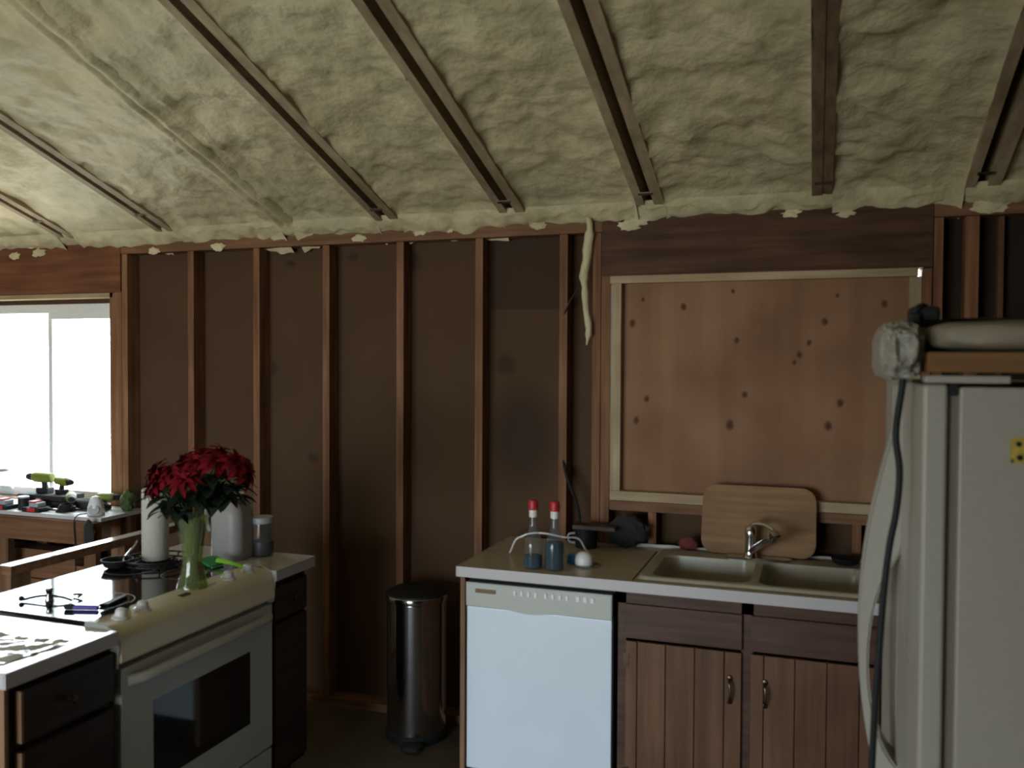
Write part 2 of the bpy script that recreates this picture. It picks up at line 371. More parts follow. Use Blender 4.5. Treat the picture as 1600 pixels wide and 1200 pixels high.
stud(-5.03, -4.95, name='jack_stud', mat='jack'); stud(-5.50, -5.462); stud(-5.91, -5.872)
stud(-.945, -.907, name='king_stud'); stud(-.905, -.864, z1=2.097, name='jack_stud')
stud(.384, .420, z1=2.09, name='jack_stud'); stud(.424, .458, name='king_stud')
stud(.535, .583); stud(.655, .675, y0=.04); stud(.94, .978)
for x in (-.689, -.30, .141): stud(x, x+.036, z1=1.062, name='cripple_stud')
for x in (-4.5, -4.05): stud(x, x+.038, z1=.88, name='cripple_stud')
obj('window_sill_plate', B(-4.95, -3.652, 0, .089, .88, .918), 'plate', wall)
obj('window_sill_plate', B(-.862, .384, -.002, .089, 1.062, 1.104, bev=.002), 'plate', wall)
obj('bottom_plate', B(XL, XR, -.001, .089, 0, .038), 'plate', wall)
obj('top_plate', B(XL, XR, -.001, .089, 2.288, 2.375), 'plate', wall)
obj('header', B(-5.03, -3.570, -.006, .089, 2.082, 2.355, bev=.003), 'header_left', wall)
obj('header', B(-.903, .42, -.008, .089, 2.093, 2.345), 'header', wall)

# left window (window_1)
win = sthing('window_1', 'white vinyl window full of bright daylight')
bm = NB(); x0, x1, z0, z1 = W1; t = .05
for a in ((x0, x1, z1-t, z1), (x0, x1, z0, z0+t), (x0, x0+.03, z0, z1), (x1-.03, x1, z0, z1)): box(bm, a[0], a[1], .08, .135, a[2], a[3], bev=.003)
obj('window_frame', bm, 'vinyl', win)
bm = NB(); box(bm, -4.19, -4.16, .095, .12, z0+t, z1-t, bev=.002); box(bm, -4.17, x1-.03, .085, .12, z1-t-.035, z1-t+.004, bev=.002)
obj('window_sash', bm, 'vinyl', win)
obj('window_pane', B(x0+.03, x1-.03, .105, .109, z0+t, z1-t), 'pane', win)
bm = NB(); box(bm, x0, x1+.02, .0, .08, 2.055, 2.08); obj('rough_shim', bm, 'pine_x', win)
# foam bead round the window edge
bm = NB(); pts = [(x1-.004+.008*noise.noise(Vector((i*1.7, 0, 0))), .03, z0+(z1-z0)*i/40) for i in range(41)]
tube(bm, pts, [.012+.006*noise.noise(Vector((i*.9, 3, 0))) for i in range(41)], 8); obj('foam_bead', bm, 'foam', win)

# boarded window (window_2)
win2 = sthing('window_2', 'window opening boarded up with knotty plywood')
obj('plywood_panel', B(-.858, .362, .04, .055, 1.112, 2.09), 'plywood', win2)
bm = NB(); box(bm, -.858, -.815, -.003, .04, 1.148, 2.060, bev=.002); box(bm, .338, .383, -.003, .05, 1.148, 2.058, bev=.002)
obj('panel_cleat', bm, 'pine', win2)
bm = NB(); box(bm, -.864, .370, -.006, .05, 2.060, 2.0925); box(bm, -.860, .383, -.006, .05, 1.106, 1.148, bev=.002)
obj('panel_cleat', bm, 'pine_x', win2)

# other walls
o = obj('wall_right', B(XR, XR+.12, YB, .12, 0, 4.3), 'sheathing'); tag(o, 'bare right wall behind the refrigerator', 'wall', kind='structure')
bm = NB(); LW = ()
for a, b_ in ((YB, .12),): box(bm, XL-.12, XL, a, b_, 0, 4.3)
for a, b_ in LW: box(bm, XL-.12, XL, a, b_, 0, .85); box(bm, XL-.12, XL, a, b_, 1.75, 4.3)
for k, (a, b_) in enumerate(LW):
    w3 = sthing('window_%d' % (3+k), 'window in the left wall letting in daylight'); b3 = NB()
    box(b3, XL-.10, XL-.04, a, a+.05, .85, 1.75); box(b3, XL-.10, XL-.04, b_-.05, b_, .85, 1.75); box(b3, XL-.10, XL-.04, a, b_, .85, .9); box(b3, XL-.10, XL-.04, a, b_, 1.70, 1.75); box(b3, XL-.10, XL-.04, (a+b_)/2-.025, (a+b_)/2+.025, .85, 1.75)
    obj('window_frame', b3, 'vinyl', w3); obj('window_pane', B(XL-.072, XL-.068, a+.05, b_-.05, .9, 1.70), 'pane', w3)
o = obj('wall_left', bm, 'paint_wall'); tag(o, 'left wall of the room', 'wall', kind='structure')
bm = NB(); D1 = (-4.5, -1.0)
box(bm, XL, D1[0], YB-.12, YB, 0, 4.3); box(bm, D1[1], XR, YB-.12, YB, 0, 4.3); box(bm, D1[0], D1[1], YB-.12, YB, 2.1, 4.3)
o = obj('wall_front', bm, 'paint_wall'); tag(o, 'wall behind the camera with a patio door opening', 'wall', kind='structure')
dr = sthing('door_1', 'sliding glass patio door behind the camera'); bm = NB()
for a in ((D1[0], D1[0]+.06, 0, 2.1), (D1[1]-.06, D1[1], 0, 2.1), ((D1[0]+D1[1])/2-.04, (D1[0]+D1[1])/2+.04, 0, 2.1)): box(bm, a[0], a[1], YB-.08, YB-.02, a[2], a[3])
box(bm, D1[0], D1[1], YB-.08, YB-.02, 2.04, 2.1); box(bm, D1[0], D1[1], YB-.08, YB-.02, 0, .06); obj('door_frame', bm, 'vinyl', dr)
obj('door_pane', B(D1[0]+.06, D1[1]-.06, YB-.052, YB-.048, .06, 2.04), 'pane', dr)
o = obj('wall_light_blocker', B(-.95, -.83, -7.0, -4.9, 0, 2.45), 'paint_wall'); tag(o, 'added unseen wall behind the camera blocking patio light from the refrigerator', 'wall', kind='structure')  # added out of view to keep patio door light off the fridge side

# ceiling: deck, rafters, foam
ceil = sthing('ceiling', 'sloped ceiling of rafters filled with spray foam')
bm = NB(); d = .20
prism(bm, [(.14, P(.14)+d), (YR, P(YR)+d), (YB-.2, P(YR)+d-(YR-YB+.2)*S), (YB-.2, P(YR)+d+.05-(YR-YB+.2)*S), (YR, P(YR)+d+.05), (.14, P(.14)+d+.05)], XL-.1, XR+.1, 'yz')
obj('roof_deck', bm, 'rafter_brown', ceil)
def rafter_board(bm, x0, x1, drop=0., hgt=.19, ye=.1):
    prism(bm, [(ye, P(ye)-drop), (YR, P(YR)-drop), (YR, P(YR)+hgt), (ye, P(ye)+hgt)], x0, x1, 'yz')
RAF = [(.575, 'p'), (.010, 's'), (-.682, 'p'), (-1.303, 'p'), (-1.932, 'p'), (-2.488, 'f'), (-3.212, 'p'), (-3.880, 'p'), (-4.52, 'p'), (-5.15, 'p'), (-5.78, 'p')]
edges = []
for i, (x, k) in enumerate(RAF):
    bm = NB()
    if k == 'p':
        w = .020 if x > -3 else .017
        rafter_board(bm, x-w-.036, x-w); rafter_board(bm, x+w, x+w+.044)
        box(bm, x-w, x+w, YR, .05, P(0)+2.4, P(0)+2.41) if False else None
        edges.append((x-w-.036, x+w+.044))
    elif k == 's':
        rafter_board(bm, x-.040, x); rafter_board(bm, x+.0002, x+.038, drop=-.004); edges.append((x-.040, x+.038))
    else:
        rafter_board(bm, x-.045, x-.012, drop=-.012); rafter_board(bm, x+.012, x+.045, drop=-.012); edges.append((x-.03, x+.03))
    ro = obj('rafter', bm, 'rafter' if k != 's' else 'rafter_brown', ceil)
    if k != 'f' and x > -4:
        yy = -.24 if x < -3 else -.16
        bm = NB(); w = .03
        for q in (0, .018): prism(bm, [(yy, P(yy)-.004+q*0), (yy-.018, P(yy-.018)-.004), (yy-.018, P(yy-.018)-.001), (yy, P(yy)-.001)], x-w, x+w, 'yz'); break
        obj('metal_clip', bm, 'chrome', ro)
edges.sort()
def fz(x, y):
    v = Vector((x, y, 0))
    n_ = .020*noise.fractal(v*2.2, 1., 2., 3)+.015*noise.fractal(v*7, 1., 2., 3)
    n_ += .016*abs(noise.noise(Vector((x*3.4+y*3.4, (y-x)*8.5, 5.))))*(1.5 if x > -.7 else .8)
    n_ += .004*noise.noise(v*28)
    return n_
bays = [(XL, edges[0][0])]+[(edges[i][1], edges[i+1][0]) for i in range(len(edges)-1)]+[(edges[-1][1], XR)]
bm = NB()
for a, b in bays:
    nx = max(4, int((b-a)/.02)); ys = []
    y = .06
    while y > -2.3: ys.append(y); y -= .02
    while y > YR: ys.append(y); y -= .12
    ys.append(YR); g = []
    for i in range(nx+1):
        x = a+(b-a)*i/nx; ed = min(i, nx-i)/nx*2; row = []
        for y in ys:
            crown = .02*(1-ed**.35)            # foam creeps a little onto the rafter edge
            wallc = max(0, 1-(-y)/.10)*.045
            z = P(y)+.034-crown-fz(x, y)-wallc
            if (a < -2.4 < b+.2) and x < -2.36 and x > -2.62: z -= .012
            row.append(bm.verts.new((x, y, z)))
        g.append(row)
    for i in range(nx):
        for j in range(len(ys)-1): bm.faces.new((g[i][j], g[i+1][j], g[i+1][j+1], g[i][j+1]))
obj('spray_foam', bm, 'foam', ceil)
# foam smeared over rafter at -2.488
bm = NB(); x = -2.488
grid(bm, lambda u, v: (x-.07+.14*u, .05-2.6*v, P(.05-2.6*v)+.03-.045*math.sin(PI*u)**.6+.016*math.exp(-((u-.5)/.1)**2)-.5*fz(x+u*.14, .05-2.6*v)), 14, 130)
obj('spray_foam', bm, 'foam', ceil)
# foam lip running down over the top plate
bm = NB()
def lip(u, v):
    x = XL+(XR-XL)*u; n1 = noise.fractal(Vector((x*5, 1, 0)), 1, 2, 3); n2 = noise.noise(Vector((x*17, v*3, 4)))
    n4 = noise.noise(Vector((x*2.1, 9, 0)))
    zl = 2.338+.022*n1+.014*n2-.022*max(0, min(1, (n4-.1)*5))
    if v < .8:
        t = v/.8; y = -.075*(1-t)-.008-.012*math.sin(PI*t)*(1+1.6*n2+n1); z = (P(-.08)+.015)*(1-t)+zl*t+.016*math.sin(PI*t)*(n1+n2)
    else:
        t = (v-.8)/.2; y = -.008+.02*t; z = zl-.002*t
    return (x, y, z)
grid(bm, lip, 620, 12); obj('spray_foam', bm, 'foam', ceil)
# foam patches and the long drip beside the boarded window
bm = NB()
for px, py, s in ((700, 357, .03), (985, 352, .045), (1235, 333, .035), (1322, 333, .035), (1000, 345, .04), (840, 352, .03), (655, 362, .028), (560, 372, .03), (240, 392, .03), (1545, 322, .05), (340, 385, .035), (60, 395, .04), (22, 400, .035)):
    p = on_y(px, py, -.008); blob(bm, (p.x, -.004, p.z), s, amp=.6, fr=2.5, sq=(1.2, .22, .55))
obj('spray_foam', bm, 'foam', ceil)
bm = NB(); n_ = 26; pts = []; rs = []
for i in range(n_):
    t = i/(n_-1); z = 2.37-.58*t; pts.append((-.968+.028*t*0+.012*math.sin(t*9)+.010*noise.noise(Vector((t*6, 0, 0))), -.022+.006*math.sin(t*5), z)); rs.append(.013+.010*abs(noise.noise(Vector((t*9, 2, 0))))+(.006 if .15 < t < .5 else 0)-.009*(t > .93))
tube(bm, pts, rs, 10); obj('foam_drip', bm, 'foam', ceil, label='yellowish hardened foam strand hanging down')

# ------------------------------------------------------------------ SINK RUN
cab = thing('base_cabinet', 'dark brown wooden sink cabinet with plank doors below the worktop', 'cabinet', (.15, -.31, 0))
bm = NB(); box(bm, -.685, 1.08, -.598, -.02, .10, .12); box(bm, -.685, -.667, -.598, -.02, .12, .872); box(bm, 1.062, 1.08, -.598, -.02, .12, .872); box(bm, -.667, 1.062, -.03, -.02, .12, .872); box(bm, .30, .318, -.598, -.03, .12, .872)
box(bm, -.685, 1.08, -.53, -.52, 0, .10)
obj('cabinet_body', bm, 'cab_dark', cab)
bm = NB(); box(bm, -.685, 1.08, -.612, -.598, .825, .874); box(bm, -.685, 1.08, -.612, -.598, .10, .125)
for x in (-.685, -.242, .215, .66): box(bm, x, x+(.042 if x > -.6 else .03), -.612, -.598, .10, .874)
obj('face_frame', bm, 'cab_dark', cab)
for k, (x0, x1) in enumerate(((-.655, -.238), (-.208, .214), (.262, .655))):
    obj('drawer_front', B(x0, x1, -.628, -.612, .700, .826, bev=.003), 'cab_dark', cab)
    bm = NB(); npl = 6; w = (x1-x0)/npl; ed = [x0, x0+.10-.065]
    cuts = [x0, x0+.045]
    while cuts[-1]+.104 < x1-.02: cuts.append(cuts[-1]+.104)
    cuts.append(x1)
    for a, b in zip(cuts, cuts[1:]): box(bm, a+.0012, b-.0012, -.629, -.612, .125, .690, bev=.003)
    box(bm, x0, x1, -.618, -.612, .125, .690)
    dd = obj('cabinet_door', bm, 'cab', cab)
    hx = x1-.040 if k == 0 else x0+.050
    bm = NB(); tube(bm, smooth_path([(hx, -.629, .595), (hx, -.650, .588), (hx+.004, -.655, .56), (hx, -.650, .525), (hx, -.629, .518)], 5), [.0045]*21, 8)
    lathe(bm, [(.011, 0), (.009, .004), (.004, .006)], (hx, -.629, .598), 12, axis=(0, -1, 0)); lathe(bm, [(.011, 0), (.009, .004), (.004, .006)], (hx, -.629, .515), 12, axis=(0, -1, 0))
    obj('handle', bm, 'bronze', dd)
    bm = NB(); hxx = x0+.004 if k == 0 else x1-.004
    bm.free()
    for z in (.62, .20): obj('hinge', B(hxx-.012, hxx+.012, -.631, -.628, z-.025, z+.025, bev=.001), 'bronze', dd)
    
o = obj('end_panel', B(-1.316, -1.296, -.618, -.02, 0, .873, bev=.001), 'island_side')
tag(o, 'tan wooden end panel on the left of the dishwasher', 'panel')

# worktop
ct = thing('countertop', 'long beige laminate worktop holding the sink and two blue bottles', 'countertop', (-.12, -.32, .874))
SX0, SX1, SY0, SY1 = -.61, .215, -.585, -.115
bm = NB(); z0, z1 = .876, .913
box(bm, -1.318, SX0, -.640, -.004, z0, z1); box(bm, SX1, 1.10, -.640, -.004, z0, z1); box(bm, SX0, SX1, -.640, SY0, z0, z1); box(bm, SX0, SX1, SY1, -.004, z0, z1)
obj('worktop', bm, 'lam', ct)
bm = NB(); box(bm, -1.322, 1.10, -.646, -.640, .874, .9145, bev=.0015); box(bm, -1.324, -1.318, -.646, -.004, .874, .9145, bev=.0015); obj('edge_band', bm, 'lam_edge', ct)
bm = NB(); tube(bm, [(-.80+1.9*i/60, -.012, .918+.003*noise.noise(Vector((i*.8, 0, 0)))) for i in range(61)], [.008+.004*noise.noise(Vector((i*.7, 5, 0))) for i in range(61)], 8); obj('caulk_bead', bm, 'white_plastic', ct)
obj('seam', B(-.634, -.629, -.62, -.10, .9128, .9142), 'black_gap', ct)

# sink
sk = thing('kitchen_sink', 'almond double bowl sink set into the worktop', 'sink', (-.2, -.35, .74))
bm = NB(); sx0, sx1, sy0, sy1 = -.622, .228, -.605, -.078
def basin(x, y, cx, cy, w, h, r=.05):
    dx = abs(x-cx)-(w/2-r); dy = abs(y-cy)-(h/2-r); return math.hypot(max(dx, 0), max(dy, 0))+min(max(dx, dy), 0)-r
def skz(u, v):
    x = sx0+(sx1-sx0)*u; y = sy0+(sy1-sy0)*v
    d = min(basin(x, y, -.395, -.385, .345, .355), basin(x, y, -.003, -.385, .365, .355))
    z = .926
    if d < .004: z -= min(.165, (.004-d)*7.)
    e = basin(x, y, (sx0+sx1)/2, (sy0+sy1)/2, sx1-sx0, sy1-sy0, .04)
    if e > -.010: z -= .011*min(1, (e+.010)/.010)
    return (x, y, z)
grid(bm, skz, 120, 80); obj('sink_basin', bm, 'sink', sk, ang=75)
for x in (-.395, -.003):
    bm = NB(); lathe(bm, [(.042, 0), (.045, .003), (.036, .004), (.03, .001)], (x, -.385, .762), 24); obj('drain', bm, 'steel', sk)

fa = thing('faucet', 'chrome single lever faucet in front of the cutting board', 'faucet', (-.215, -.17, .926))
bm = NB(); prism(bm, rrect(-.215, -.165, .26, .055, .026), .9255, .936, 'xy', bev=.003); obj('base_plate', bm, 'chrome', fa)
bm = NB(); lathe(bm, [(.030, .934), (.026, .942), (.0225, .96), (.022, 1.02), (.0245, 1.03), (.022, 1.05), (.012, 1.06)], (-.245, -.165, 0), 24); obj('faucet_body', bm, 'chrome', fa)
bm = NB(); tube(bm, smooth_path([(-.245, -.172, .955), (-.215, -.20, .985), (-.178, -.25, 1.02), (-.150, -.285, 1.045)], 5), [.015]*16, 12)
lathe(bm, [(.010, -.03), (.020, -.022), (.023, 0), (.020, .016), (.010, .022)], (-.147, -.288, 1.048), 18, axis=(.35, -.55, .75)); obj('spout', bm, 'chrome', fa)
bm = NB(); tube(bm, smooth_path([(-.245, -.165, 1.055), (-.225, -.175, 1.072), (-.185, -.20, 1.072), (-.155, -.225, 1.060)], 5), [.011, .011, .011, .011, .011, .010, .010, .010, .010, .009, .009, .009, .009, .008, .008, .007], 10, flat=.6); obj('lever', bm, 'chrome', fa)

# cutting board leaning on the boarded window
bm = NB(); prism(bm, rrect(0, .142, .452, .284, .055, 8), -.009, .009, 'xz', bev=.004)
ang = math.atan2(.085, .285); R = Matrix.Rotation(-ang, 3, 'X')
for v in bm.verts: v.co = R @ v.co + Vector((-.222, -.105, .9285))
mb = obj('cutting_board', bm, 'board'); tag(mb, 'worn rounded wooden cutting board leaning upright behind the faucet', 'cutting board')
# keep the stains in the board's own coordinates
for nd in MT['board'].node_tree.nodes: pass

# dishwasher
dw = thing('dishwasher', 'white built-in dishwasher left of the sink cabinet', 'dishwasher', (-.99, -.33, 0))
obj('dishwasher_tub', B(-1.290, -.702, -.585, -.03, .02, .868), 'black_gap', dw)
bm = NB(); box(bm, -1.287, -.706, -.622, -.586, .115, .757, bev=.006)
obj('door', bm, 'white', dw)
bm = NB(); n_ = 24; lo = []
for i in range(n_+1):
    x = -1.287+.581*i/n_; t = abs(i/n_-.45)/.22; lo.append((x, .760-(.011*(1+math.cos(PI*min(1, t)))/2)))
poly = lo+[(-.706, .852), (-1.287, .852)]
prism(bm, poly, -.630, -.600, 'xz', bev=.003); cp = obj('control_panel', bm, 'almond', dw)
bm = NB(); prism(bm, rrect(-1.205, .822, .085, .016, .004), -.6325, -.628, 'xz'); obj('nameplate', bm, 'bronze', cp)
for i in range(11):
    x = -1.085+.028*i+(.012 if i > 3 else 0)+(.014 if i > 7 else 0); bm = NB(); prism(bm, rrect(x, .826, .014 if i > 7 else .010, .020, .003), -.634, -.628, 'xz', bev=.001); obj('button', bm, 'white_plastic', cp)
obj('sticker', B(-.785, -.752, -.6226, -.6215, .715, .730), 'vinyl', dw)
obj('kick_plate', B(-1.287, -.706, -.56, -.54, .0, .11), 'black', dw)

# bottles
def bottle(x, y, fill, label):
    t = thing('soap_bottle', label, 'bottle', (x, y, .914), 'two blue bottles on the worktop')
    bm = NB(); lathe(bm, [(.034, .9145), (.038, .920), (.038, 1.000), (.034, 1.022), (.020, 1.055), (.014, 1.085), (.0135, 1.118)], (x, y, 0), 28); obj('bottle_body', bm, 'bottle', t)
    bm = NB(); pr = [(.032, .917), (.0362, .921)]
    pr += [(.0362, min(fill, .999))]+([(.033, fill)] if fill > 1.0 else []); lathe(bm, pr, (x, y, 0), 28); obj('liquid', bm, 'blue_liquid', t)
    bm = NB(); lathe(bm, [(.015, 1.112), (.0165, 1.116), (.0165, 1.138), (.014, 1.142)], (x, y, 0), 20); obj('collar', bm, 'white_plastic', t)
    bm = NB(); lathe(bm, [(.018, 1.140), (.020, 1.144), (.0185, 1.172), (.014, 1.178), (.005, 1.179)], (x, y, 0), 20); obj('cap', bm, 'red_plastic', t)
bottle(-1.035, -.560, .962, 'clear bottle with red cap and a little blue liquid, left of two')
bottle(-.948, -.560, 1.020, 'clear bottle with red cap filled with dark blue liquid, right of two')

t = thing('puck_light', 'small white dome on a saucer catching a bright highlight', 'puck light', (-.852, -.455, .914))
bm = NB(); lathe(bm, [(.055, .9145), (.056, .918), (.04, .920)], (-.845, -.455, 0), 28); obj('saucer', bm, 'bottle', t)
bm = NB(); lathe(bm, [(.036, .920), (.036, .938), (.031, .955), (.018, .966), (.004, .968)], (-.858, -.455, 0), 28); obj('dome', bm, 'white_plastic', t)
bm = NB(); lathe(bm, [(.014, .9145), (.017, .92), (.017, .945), (.012, .952), (.004, .953)], (-.915, -.44, 0), 20); o = obj('blue_cap', bm, 'blue'); tag(o, 'small bright blue cap lying beside the white dome', 'cap')
t = thing('mug', 'black mug standing at the back of the worktop', 'mug', (-.935, -.12, .914))
bm = NB(); lathe(bm, [(.044, .9145), (.047, .918), (.049, .995), (.045, .995), (.043, .93)], (-.935, -.12, 0), 26, capt=True); obj('mug_body', bm, 'black', t)
bm = NB(); tube(bm, smooth_path([(-.981, -.135, .975), (-1.008, -.14, .968), (-1.006, -.14, .94), (-.980, -.135, .932)], 4), .005, 8); obj('handle', bm, 'grey', t)
bm = NB(); prism(bm, [(-.985, .9965), (-.80, .9965), (-.80, 1.012), (-.985, 1.014)], -.165, -.08, 'xz', bev=.002); o = obj('brown_tray', bm, 'brown_dark'); tag(o, 'small dark brown flat tray resting on top of the black mug', 'tray')
bm = NB(); blob(bm, (-.765, -.07, .985), .07, amp=.35, sq=(1.25, .55, 1.0)); o = obj('black_bag', bm, 'dark_cloth'); tag(o, 'crumpled black bag under the boarded window sill', 'bag')
bm = NB(); blob(bm, (-.51, -.040, .944), .030, amp=.25, sq=(1.35, .7, .9)); o = obj('red_sponge', bm, 'dull_red'); tag(o, 'dull red sponge behind the sink left of the cutting board', 'sponge')
bm = NB(); lathe(bm, [(.030, .9265), (.048, .935), (.056, .952), (.052, .952), (.03, .936)], (.115, -.125, 0), 26, capt=True); o = obj('black_dish', bm, 'black'); tag(o, 'small black dish at the back right of the sink', 'dish')
bm = NB(); tube(bm, smooth_path([(-1.20, -.36, .9185), (-1.155, -.42, .985), (-1.13, -.42, 1.002), (-1.09, -.42, 1.018), (-1.03, -.42, 1.022), (-.95, -.42, 1.012), (-.89, -.42, 1.010), (-.87, -.38, .96), (-.84, -.35, .9185)], 6), .004, 8); o = obj('white_cord', bm, 'white_plastic'); tag(o, 'thin white cord looping behind the two bottles', 'cord')
bm = NB(); tube(bm, smooth_path([(-1.11, .06, 1.42), (-1.06, -.01, 1.22), (-1.00, -.03, 1.08), (-.98, -.05, .98), (-.975, -.05, .92)], 6), .007, 8); o = obj('black_cable', bm, 'black'); tag(o, 'black cable running down the wall behind the bottles', 'cable')
bm = NB(); tube(bm, smooth_path([(-1.075, -.006, 1.93), (-1.05, -.008, 1.98), (-1.02, .03, 2.05), (-1.00, .06, 2.15), (-.99, .07, 2.22)], 6), .004, 8); o = obj('wall_wire', bm, 'brown_dark'); tag(o, 'old wire hooked round a stud beside the boarded window', 'wire')

# trash can
tc_ = thing('trash_can', 'round brushed steel pedal bin with dark lid against the studs', 'trash can', (-1.725, -.170, 0))
cx, cy = -1.718, -.168
bm = NB(); lathe(bm, [(.132, .035), (.136, .04), (.136, .625), (.132, .63)], (cx, cy, 0), 64); obj('bin_body', bm, 'steel', tc_)
bm = NB(); lathe(bm, [(.140, 0), (.143, .006), (.143, .035), (.137, .042)], (cx, cy, 0), 64); obj('base_ring', bm, 'black', tc_)
bm = NB(); lathe(bm, [(.140, .628), (.143, .632), (.143, .650), (.139, .656)], (cx, cy, 0), 64); obj('rim', bm, 'steel', tc_)
bm = NB(); lathe(bm, [(.138, .655), (.136, .664), (.11, .678), (.06, .688), (.01, .69)], (cx, cy, 0), 64); obj('lid', bm, 'black', tc_)
bm = NB(); prism(bm, rrect(cx+.055, cy-.165, .10, .07, .03), .008, .026, 'xy', bev=.004); obj('pedal', bm, 'black', tc_)

# ------------------------------------------------------------------ ISLAND
XF = -1.945
st = thing('kitchen_range', 'white slide-in electric range with black glass cooktop in the island', 'stove', (-2.26, -1.35, 0))
obj('range_body', B(-2.57, -1.975, -1.728, -.972, .03, .900), 'almond', st)
bm = NB(); box(bm, -2.595, -2.055, -1.733, -.968, .9155, .924, bev=.003); ck = obj('cooktop', bm, 'black_glass', st)
for (x, y, r) in ((-2.20, -1.54, .10), (-2.20, -1.15, .08), (-2.44, -1.54, .08), (-2.44, -1.15, .10)):
    bm = NB(); lathe(bm, [(r, .9242), (r-.003, .9243)], (x, y, 0), 48, capb=False, capt=False); obj('burner_ring', bm, 'grey', ck)
bm = NB(); prism(bm, [(-2.065, .912), (-2.062, .928), (-1.985, .922), (-1.953, .908), (-1.938, .880), (-1.932, .822), (-1.936, .812), (-2.065, .812)], -1.742, -.962, 'xz', bev=.004)
pn = obj('control_panel', bm, 'almond_panel', st)
for y in (-1.665, -1.575, -1.150, -1.035):
    bm = NB(); ax = (.12, 0, 1); c0 = (-2.005, y, .922)
    lathe(bm, [(.027, 0), (.0265, .006), (.019, .010), (.0175, .024), (.013, .029), (.004, .030)], c0, 24, axis=ax); kb = obj('knob', bm, 'white_plastic', pn)
bm = NB(); box(bm, -2.012, -1.99, -1.405, -1.365, .9215, .9262); obj('display', bm, 'black_glass', pn)
bm = NB(); box(bm, -2.015, -2.005, -1.31, -1.22, .9225, .9262); obj('touch_pad', bm, 'vinyl', pn)
for y0, y1 in ((-1.750, -1.742), (-.962, -.957)):
    bm = NB(); prism(bm, [(-2.065, .905), (-2.062, .931), (-1.983, .926), (-1.949, .911), (-1.933, .882), (-1.940, .800), (-1.958, .780), (-1.962, .70), (-2.0, .70)], y0, y1, 'xz', bev=.002); obj('end_cap', bm, 'almond', st)
bm = NB()
DY0, DY1, WY0, WY1, WZ0, WZ1 = -1.731, -.972, -1.600, -1.108, .385, .652
box(bm, -1.975, XF+.004, DY0, WY0, .252, .792); box(bm, -1.975, XF+.004, WY1, DY1, .252, .792); box(bm, -1.975, XF+.004, WY0, WY1, WZ1, .792); box(bm, -1.975, XF+.004, WY0, WY1, .252, WZ0)
bmesh.ops.remove_doubles(bm, verts=bm.verts, dist=.0001)
dd = obj('oven_door', bm, 'almond', st)
obj('door_window', B(-1.97, XF+.0045, WY0, WY1, WZ0, WZ1), 'oven_glass', dd)
bm = NB(); n_ = 20
tube(bm, [(XF+.006+.040*math.sin(PI*min(1, max(0, i/n_)))**.35, -1.705+.71*i/n_, .752+.006*math.sin(PI*i/n_)) for i in range(n_+1)], .014, 12, flat=1.2); obj('handle', bm, 'almond', dd)
bm = NB(); box(bm, -1.975, XF+.003, DY0, DY1, .07, .243, bev=.004); obj('storage_drawer', bm, 'almond', st)
obj('kick_plate', B(-2.5, -2.01, DY0, DY1, 0, .03), 'black', st)

ic = thing('base_cabinet', 'near-black drawer cabinet at the near end of the island', 'cabinet', (-2.26, -1.94, 0))
bm = NB(); box(bm, -2.57, -1.965, -2.108, -1.755, .10, .873); box(bm, -2.57, -2.03, -2.108, -1.755, 0, .10); obj('cabinet_body', bm, 'island_dark', ic)
obj('side_panel', B(-2.57, -1.950, -2.120, -2.108, 0, .873), 'island_side', ic)
for z0, z1 in ((.712, .852), (.42, .69), (.13, .40)):
    dd = obj('drawer', B(-1.965, -1.938, -2.078, -1.765, z0, z1, bev=.002), 'island_dark', ic)
    obj('lit_drawer_edge', B(-1.962, -1.9375, -2.080, -2.072, z0+.002, z1-.002), 'island_side', dd, label='bare front edge, coloured paler for the light falling on it')  # bare edge strip; its paler wood also paints in the light it catches
    bm = NB(); lathe(bm, [(.006, 0), (.005, .014), (.013, .020), (.014, .026), (.008, .031)], (-1.939, -1.93, (z0+z1)/2), 16, axis=(1, 0, 0)); obj('knob', bm, 'bronze', dd)
o = thing('countertop', 'white laminate worktop piece over the near drawer cabinet', 'countertop', (-2.27, -1.95, .875))
obj('worktop', B(-2.60, -1.936, -2.127, -1.752, .876, .9145), 'lam_island', o)
bm = NB(); box(bm, -1.936, -1.930, -2.132, -1.752, .874, .9155, bev=.001); box(bm, -2.60, -1.936, -2.133, -2.127, .874, .9155, bev=.001); obj('edge_band', bm, 'lam_edge', o)

ec = thing('base_cabinet', 'narrow dark cabinet right of the oven at the far end of the island', 'cabinet', (-2.26, -.83, 0))
bm = NB(); box(bm, -2.57, -1.965, -.955, -.712, .10, .873); box(bm, -2.57, -2.03, -.955, -.712, 0, .10); obj('cabinet_body', bm, 'island_dark', ec)
dd = obj('drawer', B(-1.965, -1.947, -.945, -.722, .715, .845, bev=.002), 'island_dark', ec)
bm = NB(); lathe(bm, [(.006, 0), (.005, .014), (.013, .020), (.014, .026), (.008, .031)], (-1.948, -.835, .78), 16, axis=(1, 0, 0)); obj('knob', bm, 'bronze', dd)
obj('cabinet_door', B(-1.965, -1.947, -.945, -.722, .125, .700, bev=.002), 'island_dark', ec)
o = thing('countertop', 'pale laminate worktop piece at the far end beyond the cooktop', 'countertop', (-2.27, -.82, .875))
obj('worktop', B(-2.60, -1.936, -.958, -.692, .876, .9145), 'lam_island', o)
bm = NB(); box(bm, -1.936, -1.930, -.958, -.686, .874, .9155, bev=.001); box(bm, -2.60, -1.936, -.692, -.686, .874, .9155, bev=.001); obj('edge_band', bm, 'lam_edge', o)
bm = NB(); box(bm, -2.60, -2.066, -.966, -.958, .90, .915)

